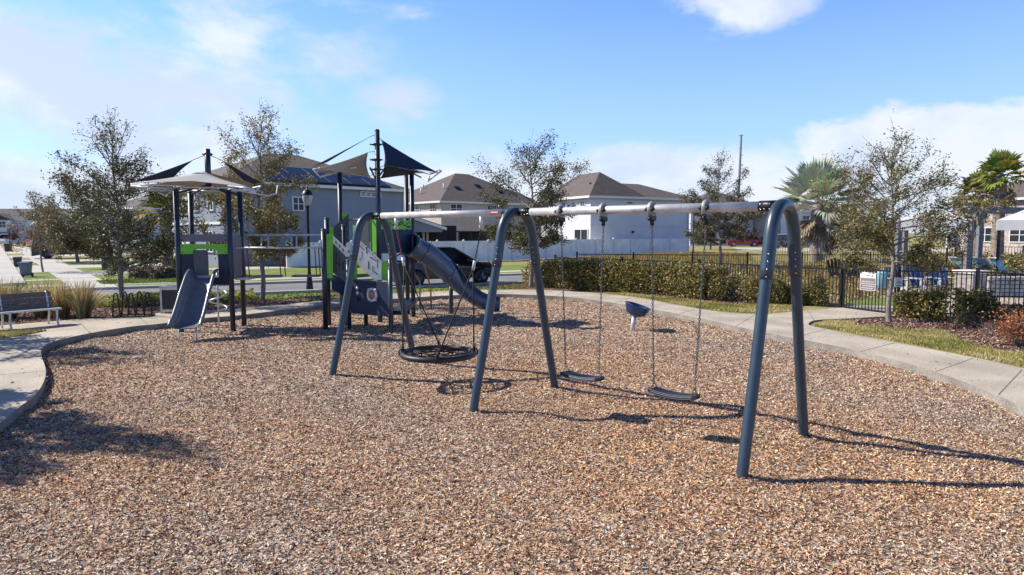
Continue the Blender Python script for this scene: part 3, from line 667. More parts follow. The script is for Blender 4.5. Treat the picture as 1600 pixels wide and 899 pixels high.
def panel(name, a, b, z0, z1, m, off=.0, th=.02, inset=.055, poly=None, parent=None):
    a = Vector((a.x, a.y, 0)); b = Vector((b.x, b.y, 0)); d = (b - a); l = d.length; d.normalize(); n = Vector((d.y, -d.x, 0))
    pts = poly or [(inset / l, z0), (1 - inset / l, z0), (1 - inset / l, z1), (inset / l, z1)]
    mb = MB(); mb.plate([a + d * (u * l) + n * off + Vector((0, 0, z)) for u, z in pts], n, th); return mb.build(name, m, parent or t, bevel=.006)
panel('rail_panel', FL, FR, 2.02, 2.19, m_greyp)
panel('green_panel', FL, FR, 1.75, 1.97, m_green_p, off=.004, poly=[(.05, 1.75), (.28, 1.75), (.3, 1.83), (.36, 1.86), (.68, 1.86), (.74, 1.83), (.76, 1.75), (.95, 1.75), (.95, 1.97), (.05, 1.97)])
panel('lower_panel', FL, FR, 1.22, 1.75, m_navy, poly=[(.05, 1.14), (.28, 1.14), (.28, 1.745), (.05, 1.745)])
panel('lower_panel', FL, FR, 1.22, 1.75, m_navy, poly=[(.76, 1.14), (.95, 1.14), (.95, 1.745), (.76, 1.745)])
panel('lower_panel', FL, FR, 1.14, 1.2, m_navy, off=-.03, poly=[(.05, 1.05), (.95, 1.05), (.95, 1.2), (.05, 1.2)])
panel('slide_hood', FL, FR, 1.3, 1.8, m_slatep, off=.03, poly=[(.30, 1.28), (.58, 1.28), (.58, 1.80), (.55, 1.84), (.33, 1.84), (.30, 1.80)], th=.03)
panel('side_panel', FR, RR, 1.2, 2.15, m_greyp); panel('side_panel', RL, FL, 1.2, 1.75, m_navy); panel('rear_rail', RR, RL, 2.03, 2.16, m_greyp)
cs = []
for u, z in ((.09, 2.06), (.09, 2.15), (.91, 2.06), (.91, 2.15), (.09, 1.79), (.09, 1.93), (.91, 1.79), (.91, 1.93)):
    q = FL + (FR - FL) * u + nf * .03 + Vector((0, 0, z)); cs.append(q)
balls('panel_bolt', cs, .014, 6, m_black, t)

# open slide
def loft(name, path, sec, m, parent, closed=False, solid=.02):
    path = spline(path, 6); vs = []; k = 0
    for i, p in enumerate(path):
        tt = (path[min(i + 1, len(path) - 1)] - path[max(i - 1, 0)]).normalized(); s = tt.cross(Vector((0, 0, 1))).normalized(); u = s.cross(tt)
        for a, b in (sec(i / (len(path) - 1)) if callable(sec) else sec): vs.append(p + s * a + u * b)
    k = len(vs) // len(path); fs = [(i * k + j, i * k + (j + 1) % k, (i + 1) * k + (j + 1) % k, (i + 1) * k + j) for i in range(len(path) - 1) for j in range(k if closed else k - 1)]
    mb = MB(); mb.add(vs, fs, 0, True); o = mb.build(name, m, parent)
    if solid: md = o.modifiers.new('thick', 'SOLIDIFY'); md.thickness = solid; md.offset = 1
    return o
top = (FL + FR) / 2 + nf * .04 + Vector((0, 0, 1.22)); bot = P(290, 515, 13.6); bot.z = .30
hd = (Vector((bot.x, bot.y, 0)) - Vector((top.x, top.y, 0)))
def sp_(f, z): return Vector((top.x + hd.x * f, top.y + hd.y * f, z))
path = [sp_(0, 1.23), sp_(.12, 1.18), sp_(.3, .96), sp_(.5, .70), sp_(.68, .47), sp_(.82, .34), sp_(.93, .29), sp_(1.03, .27)]
def usec(f):
    w = .25 + .025 * f; h = .17 + .05 * math.sin(math.pi * min(1, f * 1.2)); h = h * (1 - .55 * max(0, f - .85) / .15)
    return [(-w - .05, h - .015), (-w - .035, h + .01), (-w - .01, h), (-w + .005, h * .45), (-w + .04, .035), (-w + .09, 0), (-w * .4, -.006), (w * .4, -.006), (w - .09, 0), (w - .04, .035), (w - .005, h * .45), (w + .01, h), (w + .035, h + .01), (w + .05, h - .015)]
sl_ = loft('slide', path, usec, m_slide, t)
mb = MB()
lt = Vector((hd.y, -hd.x, 0)).normalized()
for s in (-.17, .17): mb.tube([Vector((bot.x, bot.y, -.1)) + lt * s - hd.normalized() * .12, Vector((bot.x, bot.y, .27)) + lt * s - hd.normalized() * .12], .018, 8)
mb.build('slide_support', m_steel, sl_)

# spiral climber beside the left tower
sc_ = G(342, 508); mb = MB(); mb.tube([Vector((sc_.x, sc_.y, -.1)), Vector((sc_.x, sc_.y, 1.35))], .022, 8)
hel = [Vector((sc_.x + .20 * math.cos(a), sc_.y + .2 * math.sin(a), .38 + a / (2 * math.pi) * .36)) for a in np.linspace(0, 4.6 * math.pi, 46)]
mb.tube([Vector((sc_.x, sc_.y, .36))] + hel + [Vector((sc_.x, sc_.y, 1.26))], .022, 8); mb.build('spiral_climber', m_whitem, t)

# wobbly bridge with hand rails
PA, PB = G(509, 515), G(514, 507); post(PA, 2.30); post(PB, 2.57)
rf0, rf1 = FR + Vector((0, .03, 1.88)), Vector((PA.x, PA.y, 1.88)); rr0, rr1 = RR + Vector((.0, 0, 2.17)), Vector((PB.x, PB.y, 2.17))
for a, b in ((rf0, rf1), (rr0, rr1)):
    mb = MB(); mb.tube([a, b], .024, 10); mb.ball(a, .04, 8); mb.ball(b, .04, 8); mb.build('hand_rail', m_steel, t)
def onrail(a, b, px):
    best = min(range(401), key=lambda i: abs(800 + FPX * (a.x + (b.x - a.x) * i / 400) / ((a.y + (b.y - a.y) * i / 400) * cp) - px)); return a + (b - a) * best / 400
for px in (408, 419, 455, 463): mb = MB(); mb.tube([onrail(rf0, rf1, px), onrail(rr0, rr1, px)], .018, 8); mb.build('rung', m_steel, t)
for f0, f1 in ((.20, .50), (.62, .92)):
    a = rf0 + (rf1 - rf0) * f0 + Vector((0, .2, 0)); b = rf0 + (rf1 - rf0) * f1 + Vector((0, .2, 0)); a.z = b.z = 1.20
    mb = MB(); mb.plate([a + Vector((0, -.08, 0)), b + Vector((0, -.08, 0)), b + Vector((0, .14, 0)), a + Vector((0, .14, 0))], (0, 0, 1), .05); mb.build('foot_plank', m_greyp, t, bevel=.015)
for f in (.13, .17, .51, .56, .90, .94):
    a = rf0 + (rf1 - rf0) * f; mb = MB(); mb.beam(a, Vector((a.x, a.y + .1, 1.22)), .022, .012); mb.build('strap', m_redrope, t)
mb = MB(); mb.box(((FR + RR) / 2 + Vector((.2, 0, 1.17))), (.3, .5, .05)); mb.build('step', m_steel, t)

# right tower
MR = G(594, 503); R1 = G(646, 494.5); e1 = (R1 - MR).normalized(); e2 = Vector((-e1.y, e1.x, 0)); LP_ = MR + e2 * 1.25; R2 = R1 + e2 * 1.2
LP_ = Vector((-4.42, 17.4, 0))
post(MR, 4.72, .062, name='mast'); post(R1, 3.78); post(LP_, 3.76); post(R2, 2.6); post(Vector((-2.86, 18.35, 0)), 3.76)
F1, F2 = G(546, 513), G(611, 521); post(F1, 1.58, .05); post(F2, 1.45, .05, m_slate); post(G(611, 506), 1.62, .05); post(G(572, 507.5), 1.0, .05); post(Vector((-4.05, 16.2, 0)), 2.4, .05)
mb = MB(); mb.prism([p.xy[:] for p in (MR, R1, R2, LP_)], 1.70, 1.77); mb.build('deck', m_slatep, t)
mb = MB(); mb.prism([F1.xy[:], F2.xy[:], G(611, 506).xy[:], (-3.75, 16.4)], .66, .72); mb.build('lower_deck', m_slatep, t)
mb = MB(); mb.prism([PA.xy[:], (-3.95, 15.7), (-3.95, 16.4), PB.xy[:]], 1.14, 1.20); mb.build('lower_deck', m_slatep, t)
# front navy panel with porthole
o = panel('navy_panel', F1, F2, .36, 1.14, m_navy, off=-.01, inset=.0, th=.025)
dF = (F2 - F1); lF = dF.length; dF.normalize(); nF = Vector((dF.y, -dF.x, 0))
pc = F1 + dF * lF * .60 + Vector((0, 0, .83)) + nF * .02; Mn = nF.to_track_quat('Z', 'Y').to_matrix()
mb = MB(); mb.lathe(pc, [(.105, -.01), (.105, .03), (.12, .045), (.15, .045), (.165, .03), (.165, -.01)], 26, 0, Mn)
for k in range(4):
    a = math.pi / 4 + k * math.pi / 2; mb.ball(pc + Mn @ Vector((math.cos(a) * .165, math.sin(a) * .165, .015)), .028, 8)
ph = mb.build('porthole_ring', m_whitem, o)
mb = MB(); mb.lathe(pc, [(.108, .0), (.09, .03), (.05, .05), (.001, .058)], 20, 0, Mn); mb.build('bubble_window', m_amber, ph)
for z in (.955, .83, .70):
    mb = MB(); q = F1 + dF * lF * .24 + nF * .02 + Vector((0, 0, z)); mb.ball(q, .042, 10); mb.build('knob', m_steel if z > .75 else m_black, o)
balls('panel_bolt', [F1 + dF * lF * u + nF * .018 + Vector((0, 0, z)) for u, z in ((.04, 1.10), (.96, 1.10), (.04, .40), (.96, .40))], .012, 6, m_chrome, o)
panel('side_panel', F2, G(611, 506), .75, 1.05, m_navy)
# platform panels
o = panel('navy_panel', MR, R1, 1.72, 2.30, m_navy, off=.0)
o = panel('green_panel', MR, R1, 2.31, 2.54, m_green_p, off=.0)
dR = (R1 - MR); lR = dR.length; dR.normalize(); nR = Vector((dR.y, -dR.x, 0)); mb = MB()
for sg in ([(.10, 2.36), (.16, 2.42), (.22, 2.38), (.3, 2.47), (.4, 2.40), (.52, 2.50), (.6, 2.41), (.7, 2.47)], [(.12, 2.47), (.25, 2.49), (.34, 2.36)], [(.45, 2.36), (.55, 2.40), (.64, 2.52), (.74, 2.39), (.9, 2.50)]):
    mb.tube([MR + dR * lR * u + nR * .022 + Vector((0, 0, z)) for u, z in sg], .011, 6)
mb.box(MR + dR * lR * .86 + nR * .024 + Vector((0, 0, 2.37)), (.16, .006, .05), rz=math.atan2(dR.y, dR.x)); mb.build('panel_artwork', m_black, o)
dL = Vector((MR.x, MR.y, 0)) - LP_
panel('green_panel', LP_, MR, 1.72, 2.58, m_green_p, poly=[(.80, 1.72), (.96, 1.72), (.96, 2.62), (.86, 2.62), (.80, 2.5)])
panel('slate_panel', LP_, MR, 1.72, 2.58, m_slatep, off=.03, poly=[(.60, 1.78), (.79, 1.78), (.79, 2.62), (.60, 2.62)])
panel('green_panel', LP_, MR, 1.72, 2.2, m_green_p, off=.0, poly=[(.35, 1.9), (.5, 1.9), (.5, 2.3), (.35, 2.42)])
panel('navy_panel', R1, R2, 2.0, 2.3, m_navy)
# stair guards, perforated
def ppoly(name, pts, Ya, Yb, m, slots=(), th=.018, slotm=None):
    x0 = min(p[0] for p in pts); x1 = max(p[0] for p in pts)
    f = lambda x, y, o=0.0: P(x, y, Ya + (Yb - Ya) * (x - x0) / (x1 - x0) - o)
    mb = MB(); mb.plate([f(*p) for p in pts], (0, 1, 0), th); o = mb.build(name, m, t)
    if slots:
        for s in slots:
          mb = MB(); mb.plate([f(s[0], s[1], .003), f(s[2], s[1] + s[4], .003), f(s[2], s[3] + s[4], .003), f(s[0], s[3], .003)], (0, 1, 0), .002)
          mb.build('slot', slotm or m_slatep, o)
    return o
sl1 = [(558, 384, 560, 391, 1), (561, 382, 569, 384, 8), (572, 386, 574, 396, 1), (578, 401, 588, 403, 6), (589, 404, 590, 418, 1), (565, 392, 566, 404, 1), (575, 408, 577, 420, 1), (582, 415, 583, 425, 1), (562, 402, 563, 407, 1), (585, 424, 590, 426, 4)]
for i in range(7): sl1.append((560 + i * 5, 376 + i * 4.9, 563 + i * 5, 377.6 + i * 4.9, 2.8))
ppoly('stair_guard', [(556, 370), (596, 408), (596, 438), (585, 438), (556, 411)], 15.85, 15.65, m_whitep, sl1)
ppoly('stair_guard', [(520, 368), (543, 390), (540, 407), (520, 386)], 15.7, 15.6, m_whitep, [(524, 376, 526, 381, 1), (530, 382, 532, 387, 1), (535, 388, 537, 393, 1)])
ppoly('stair_guard', [(520, 380), (541, 402), (541, 442), (520, 426)], 15.62, 15.6, m_slatep, [(525, 395, 526, 410, 1), (530, 402, 531, 418, 1), (535, 408, 537, 422, 1), (526, 410, 531, 412, 3)], slotm=m_black)
ppoly('stair_guard', [(520, 356), (545, 334), (545, 378), (532, 386), (520, 378)], 16.3, 16.8, m_slatep, [(527, 362, 534, 363, -5), (534, 352, 535, 362, 0), (538, 356, 542, 357, -3), (529, 368, 537, 369, -1), (541, 345, 542, 353, 0)], slotm=m_black)
ppoly('green_panel', [(510, 366), (520, 366), (520, 435), (510, 435)], 15.35, 15.4, m_green_p, [(512, 372, 513, 374, 0), (517, 372, 518, 374, 0), (512, 428, 513, 430, 0), (517, 428, 518, 430, 0)], slotm=m_black)
ppoly('green_panel', [(513, 355), (521, 355), (521, 371), (513, 371)], 16.2, 16.2, m_green_p)
ppoly('green_panel', [(534, 334), (541, 330), (542, 350), (536, 352)], 17.2, 17.2, m_green_p)
ppoly('green_panel', [(548, 408), (558, 408), (558, 438), (548, 438)], 15.7, 15.7, m_green_p); ppoly('green_panel', [(596, 408), (605, 408), (605, 438), (596, 438)], 15.3, 15.3, m_green_p)
ppoly('side_panel', [(518, 428), (540, 440), (536, 462), (518, 452)], 15.5, 15.7, m_navy)
mb = MB()
for k in range(5):
    f = k / 4; c = Vector((-4.0 + .75 * f, 16.35 - .45 * f, 1.62 - .85 * f)); mb.box(c, (.34, .62, .05), rz=-.5)
mb.build('stair_treads', m_slatep, t)
mb = MB(); mb.tube([Vector((LP_.x, LP_.y, 2.55)), Vector((MR.x, MR.y, 2.55))], .02, 8); mb.build('hand_rail', m_black, t)
mb = MB(); a = F2 + Vector((.1, .3, .42)); mb.beam(a, Vector((R1.x, R1.y, .42)) + Vector((0, -.2, 0)), .25, .1); mb.build('cross_member', m_black, t)

# shade sails
def sail(name, c4, m, pin=.10, sag=0.0, n=10):
    A, B, C, D = [Vector(c) for c in c4]; vs = []
    ctr = (A + B + C + D) / 4
    for i in range(n + 1):
        u = i / n
        for j in range(n + 1):
            v = j / n; p = A * (1 - u) * (1 - v) + B * u * (1 - v) + C * u * v + D * (1 - u) * v
            eu = 4 * v * (1 - v); ev = 4 * u * (1 - u)
            k = pin * (eu * (abs(2 * u - 1)) + ev * (abs(2 * v - 1)))
            p = p + (ctr - p) * k + Vector((0, 0, -sag * eu * ev)); vs.append(p)
    fs = [(i * (n + 1) + j, (i + 1) * (n + 1) + j, (i + 1) * (n + 1) + j + 1, i * (n + 1) + j + 1) for i in range(n) for j in range(n)]
    mb = MB(); mb.add(vs, fs, 0, True); o = mb.build(name, m, t); md = o.modifiers.new('thick', 'SOLIDIFY'); md.thickness = .008
    return o
def frame(pts, r=.022):
    mb = MB(); mb.tube(pts, r, 8); mb.build('sail_arm', m_whitem, t)
def cable(a, b):
    mb = MB(); mb.tube([a, b], .008, 6); mb.build('cable', m_black, t)
mt = Vector((ML.x, ML.y, 4.0)); 
# left tower sails: grey front, grey rear, navy left, navy right
T0 = P(318, 268, 15.4); A0 = P(204, 287, 14.75); B0 = P(396, 294, 14.35)
sail('shade_sail', [A0, T0, B0, P(300, 283, 14.55)], m_sailg, .16)
sail('shade_sail', [P(240, 288, 16.4), T0 + Vector((0, .05, 0)), P(415, 288, 16.5), P(330, 296, 17.0)], m_sailt, .12)
LT = P(302, 250, 15.3); sail('shade_sail', [P(206, 284, 15.2), LT, P(272, 276, 15.6), P(258, 283, 15.5)], m_sailn, .10)
cable(LT, mt)
RT = P(345, 250, 15.5); sail('shade_sail', [P(408, 286, 15.7), RT, P(380, 282, 16.1), P(398, 289, 16.0)], m_sailn, .08); cable(RT, mt); 
for q, c_ in ((FL, A0), (FR, B0)):
    s = Vector((q.x, q.y, 3.14)); frame([s, Vector((q.x, q.y, 3.26)), c_ + Vector((0, 0, -.02))]); frame([s + Vector((0, 0, .05)), (s + c_) / 2 + Vector((0, -.25, -.02)), c_ + Vector((.04, -.05, -.05))], .018)
e0, e1_ = P(432, 303, 16.4), P(434, 290, 16.6)
frame([Vector((RR.x, RR.y, 3.2)), P(408, 291, 16.2), P(398, 301, 15.9), P(392, 299, 15.5)]); frame([Vector((FR.x, FR.y, 3.2)), P(418, 306, 15.6), e0, e1_], .018); frame([Vector((FL.x, FL.y, 3.2)), P(258, 306, 14.7), P(248, 301, 14.7)], .018)
frame([Vector((RL.x, RL.y, 3.2)), P(232, 298, 15.9), P(205, 291, 15.0)], .018); frame([Vector((RL.x, RL.y, 3.2)), Vector((RR.x, RR.y, 3.2))], .02); frame([Vector((FL.x, FL.y, 3.22)), Vector((FR.x, FR.y, 3.22))], .02)
# right tower sails
mz = lambda y: P(588, y, MR.y)
mb = MB()
for y in (226, 250, 265): p = mz(y); mb.lathe(p, [(.06, -.03), (.12, -.02), (.12, .02), (.06, .03)], 12); mb.beam(p - Vector((.16, 0, 0)), p + Vector((.16, 0, 0)), .03, .03)
mb.build('mast_collar', m_post, t)
for e_ in (P(602, 262, MR.y - .1), P(578, 262, MR.y + .1)): mb = MB(); mb.tube([mz(282), e_], .022, 8); mb.build('mast_bracket', m_post, t)
n1_, n2_, n3_, n4_ = P(595, 218, 16.6), P(684, 270, 16.9), P(600, 259, 16.3), P(594, 279, 17.2)
sail('shade_sail', [n1_, n2_, P(640, 265, 16.5), n3_], m_sailn, .10); sail('shade_sail', [n3_, P(655, 268, 17.4), P(640, 273, 18.2), n4_], m_sailn, .08); cable(n1_, mz(212)); cable(n3_, mz(265)); cable(n4_, mz(282))
g1, g2, g3 = P(489, 265, 16.9), P(575, 238, 16.6), P(578, 276, 17.8)
sail('shade_sail', [g1, g2, g3, P(535, 270, 17.0)], m_sailg, .12); sail('shade_sail', [P(492, 268, 17.6), P(560, 262, 17.2), g3, P(530, 273, 18.2)], m_sailt, .10); cable(g2, mz(237)); cable(g3, mz(268))
h1 = P(578, 214, 16.7); sail('shade_sail', [P(488, 261, 17.3), h1, P(560, 224, 17.6), P(510, 254, 18.0)], m_sailn, .08); cable(h1, mz(210))
tq = Vector((R1.x, R1.y, 3.78)); frame([P(602, 259, 16.4), tq + Vector((0, -.1, .08)), P(672, 272, 17.0), P(684, 268, 17.0)], .026); frame([tq, P(669, 283, 16.9), P(690, 267, 17.0), P(683, 265, 17.0)], .022); frame([P(669, 283, 16.9), P(671, 275, 16.9)], .02)
frame([tq, P(655, 270, 18.2), P(675, 270, 17.6)], .02)
tq = Vector((LP_.x, LP_.y, 3.78)); frame([g3, tq, P(500, 277, 17.0), P(491, 266, 16.9)], .024); frame([P(556, 262, 17.0), tq + Vector((0, 0, .05)), g1], .022); frame([tq, P(498, 263, 17.8)], .02)

# half covered tube slide
pth = [P(640, 382, 17.55), P(650, 388, 17.7), P(672, 400, 17.85), P(700, 424, 18.0), P(725, 446, 18.1), P(748, 464, 18.15), P(766, 471.5, 18.2), P(781, 473, 18.2)]
def tsec(f):
    r = .285 - .03 * max(0, f - .5) * 2; opn = 0.02 if f < .38 else min(1.0, (f - .38) / .2) * 1.35; c0 = math.pi / 2 - .45; n = 26      # gap opens towards the viewer side
    return [(r * math.cos(c0 + opn + (2 * math.pi - 2 * opn) * j / n), r * math.sin(c0 + opn + (2 * math.pi - 2 * opn) * j / n)) for j in range(n + 1)]
sl2 = loft('tube_slide', pth, tsec, m_slided, t, solid=.018)
sp2 = spline(pth, 6); ns = len(sp2) - 1
for f in (.04, .24, .46, .66, .86):
    i = int(f * ns); p = sp2[i]; tt = (sp2[i + 1] - sp2[i - 1 if i else 0]).normalized(); s = tt.cross(Vector((0, 0, 1))).normalized(); u = s.cross(tt)
    ring_ = [p + s * a * 1.07 + u * b * 1.07 for a, b in tsec(f)]; mb = MB(); mb.tube(ring_, .02, 6); fo = mb.build('slide_flange', m_slided, sl2)
    balls('flange_bolt', [ring_[j] + (ring_[j] - p).normalized() * .02 for j in range(1, 26, 4)], .022, 6, m_chrome, fo)
mb = MB(); q = G(705, 490); mb.tube([Vector((q.x, q.y, -.1)), Vector((q.x, q.y, .92))], .055, 12); mb.build('slide_support', m_slate, sl2)
mb = MB(); q = G(769, 491); mb.tube([Vector((q.x, q.y, -.1)), Vector((q.x, q.y, .32))], .025, 8); mb.build('slide_support', m_black, sl2)
mb = MB(); mb.tube(spline([P(648, 388, 18.0), P(660, 408, 18.6), P(672, 446, 19.2), P(673, 455, 19.3)], 4) + [G(674, 483)], .024, 8); mb.build('climbing_pole', m_copper, t)
mb = MB(); mb.tube(spline([P(630, 396, 18.2), P(640, 415, 18.7), P(655, 440, 19.2), P(656, 450, 19.2)], 4) + [G(656.5, 483)], .024, 8); mb.build('climbing_pole', m_copper, t)

# ------------------------------------------------------------ bench, bike rack, litter bin
ub = Vector((.58, .81, 0)).normalized(); nb = Vector((-ub.y, ub.x, 0)); c0 = G(92, 508.6, ZP)
t = thing('park_bench', c0 - ub * .9 + nb * .3, 'weathered grey slatted bench with pale metal legs on the concrete pad', 'bench')
m_benchw = mat('weathered_bench_timber', (.20, .175, .16), .85, 0, scale=4, col2=(.11, .095, .085), stretch=(1, 6, 8), bump=.4, bscale=30, fine=.2)
org = c0 + ub * .03
def bp_(l, d, z): return org - ub * l + nb * d + Vector((0, 0, z * .84))
for k in range(3):
    mb = MB(); mb.beam(bp_(-.05, .07 + k * .15, .45), bp_(1.85, .07 + k * .15, .45), .13, .035); mb.build('seat_slat', m_benchw if k else m_whitem, t)
for k in range(3):
    mb = MB(); mb.beam(bp_(-.05, .49 + k * .045, .53 + k * .145), bp_(1.85, .49 + k * .045, .53 + k * .145), .03, .115); mb.build('back_slat', m_benchw, t)
for l in (.05, .95, 1.75):
    mb = MB(); mb.tube(spline([bp_(l, -.04, 0), bp_(l, .02, .2), bp_(l, .0, .42), bp_(l, .08, .425), bp_(l, .45, .42)], 4), .022, 8); mb.build('leg', m_whitem, t)
    mb = MB(); mb.tube(spline([bp_(l, .52, 0), bp_(l, .44, .3), bp_(l, .47, .45), bp_(l, .56, .9)], 4), .022, 8); mb.build('leg', m_whitem, t)
q0, q1 = G(178, 497, ZP), G(234, 495.5, ZP); dk = (q1 - q0).normalized(); bk = Vector((-dk.y, dk.x, 0))
t = thing('bicycle_rack', (q0 + q1) / 2, 'black bicycle rack of narrow pointed hoops on a flat base', 'bicycle rack')
mb = MB(); L_ = (q1 - q0).length
for o_ in (0, .42): mb.beam(q0 + bk * o_ + Vector((0, 0, .02)), q1 + bk * o_ + Vector((0, 0, .02)), .04, .03)
for u in (0, 1): mb.beam(q0 + dk * u * L_ + Vector((0, 0, .023)), q0 + dk * u * L_ + bk * .42 + Vector((0, 0, .023)), .04, .03)
mb.build('base', m_black, t)
for u, dpt in ((.08, 0), (.18, .4), (.50, 0), (.60, .4), (.93, .1)):
    c = q0 + dk * u * L_ + bk * dpt; mb = MB(); mb.tube(spline([c - dk * .09 + Vector((0, 0, .02)), c - dk * .055 + Vector((0, 0, .45)), c - dk * .04 + Vector((0, 0, .57)), c + Vector((0, 0, .61)), c + dk * .035 + Vector((0, 0, .57)), c + dk * .05 + Vector((0, 0, .45)), c + dk * .085 + Vector((0, 0, .02))], 4), .018, 8); mb.build('hoop', m_black, t)
q = G(266, 489.5, ZP) + Vector((0, .25, 0)); t = thing('litter_bin', q, 'white framed square litter bin with dark panels standing on the path edge', 'litter bin')
rz = .18; Mz = Matrix.Rotation(rz, 3, 'Z'); mb = MB()
for sx in (-1, 1):
    for sy in (-1, 1): mb.box(q + Mz @ Vector((sx * .25, sy * .25, .33)), (.045, .045, .66), rz=rz)
for z in (.07, .64):
    for s in (-1, 1): mb.box(q + Mz @ Vector((0, s * .25, z)), (.455, .043, .06), rz=rz); mb.box(q + Mz @ Vector((s * .25, 0, z)), (.043, .455, .06), rz=rz)
mb.build('frame', m_whitem, t)
for s, ax_ in ((-1, 0), (1, 0), (-1, 1), (1, 1)):
    v = Vector((0, s * .245, .355)) if ax_ == 0 else Vector((s * .245, 0, .355)); mb = MB(); mb.box(q + Mz @ v, (.43, .012, .50) if ax_ == 0 else (.012, .43, .50), rz=rz); mb.build('side_panel', m_binblk, t)
mb = MB(); mb.box(q + Vector((0, 0, .69)), (.56, .56, .035), rz=rz); mb.build('lid', m_whitem, t, bevel=.01)

# ------------------------------------------------------------ lamp posts
def lamp(loc, h, label, sc=1.0):
    t = thing('street_lamp', loc, label, 'street lamp', 'black lantern street lamps'); mb = MB()
    mb.lathe(loc, [(.13 * sc, 0), (.13 * sc, .1), (.09 * sc, .5), (.06 * sc, .7), (.052 * sc, .9), (.045 * sc, h - .75 * sc), (.07 * sc, h - .72 * sc), (.05 * sc, h - .66 * sc)], 14); mb.build('pole', m_black, t)
    z = loc + Vector((0, 0, h - .66 * sc)); mb = MB(); mb.lathe(z, [(.05, 0), (.11, .05), (.17, .22), (.19, .34), (.18, .38)], 14)
    g_ = mb.build('lantern_glass', m_lamp, t); mb = MB(); mb.lathe(z, [(.21, .37), (.20, .42), (.13, .53), (.05, .58), (.03, .66), (.001, .68)], 14)
    for k in range(4):
        a = k * math.pi / 2 + .4; mb.tube([z + Vector((math.cos(a) * .07, math.sin(a) * .07, .0)), z + Vector((math.cos(a) * .195, math.sin(a) * .195, .34)), z + Vector((math.cos(a) * .2, math.sin(a) * .2, .39))], .012, 5)
    mb.build('lantern_cap', m_black, t)
m_lamp = mat('lantern_glass', (.55, .52, .48), .15, 0, coat=.5, var=.2)
q = G(484, 456, ZL); lamp(q, 3.75, 'black lantern street lamp rising behind the overhead bars')
q = Vector((P(1085, 300, 58).x, 58, ZL)); lamp(q, 5.5, 'black lantern street lamp near the right end of the white fence')
q = Vector((P(1297, 400, 62).x, 62, ZL)); lamp(q, 4.6, 'black lantern street lamp beside the silver fan palm')

# ------------------------------------------------------------ vegetation
def leaf_quads(C, size, cols, rg, up=0.0):
    n = len(C); a = rg.normal(size=(n, 3)); a[:, 2] *= .7; a /= np.linalg.norm(a, axis=1)[:, None]
    b = rg.normal(size=(n, 3)); b[:, 2] += up; b -= a * (a * b).sum(1)[:, None]; b /= np.linalg.norm(b, axis=1)[:, None] + 1e-9
    s = size * rg.uniform(.6, 1.3, n)[:, None]; l = a * s; w = b * s * .42
    V = np.stack([C - l, C - w + l * .1, C + l, C + w + l * .1], 1).reshape(-1, 3); i = (np.arange(n) * 4)[:, None]; F = i + [0, 1, 2, 3]
    cols = np.array(cols) * np.array([1.35, 1.22, 1.0]); c = np.clip(cols[rg.integers(0, len(cols), n)] * rg.uniform(.4, 1.5, n)[:, None], 0, .8)
    return V, F, np.repeat(c, 4, 0)
OAK = [(.035, .045, .018), (.05, .065, .025), (.075, .085, .035), (.11, .115, .05), (.17, .16, .08), (.04, .04, .022)]
OAK2 = [(.07, .09, .03), (.12, .14, .05), (.18, .18, .07), (.24, .20, .08), (.25, .17, .06)]
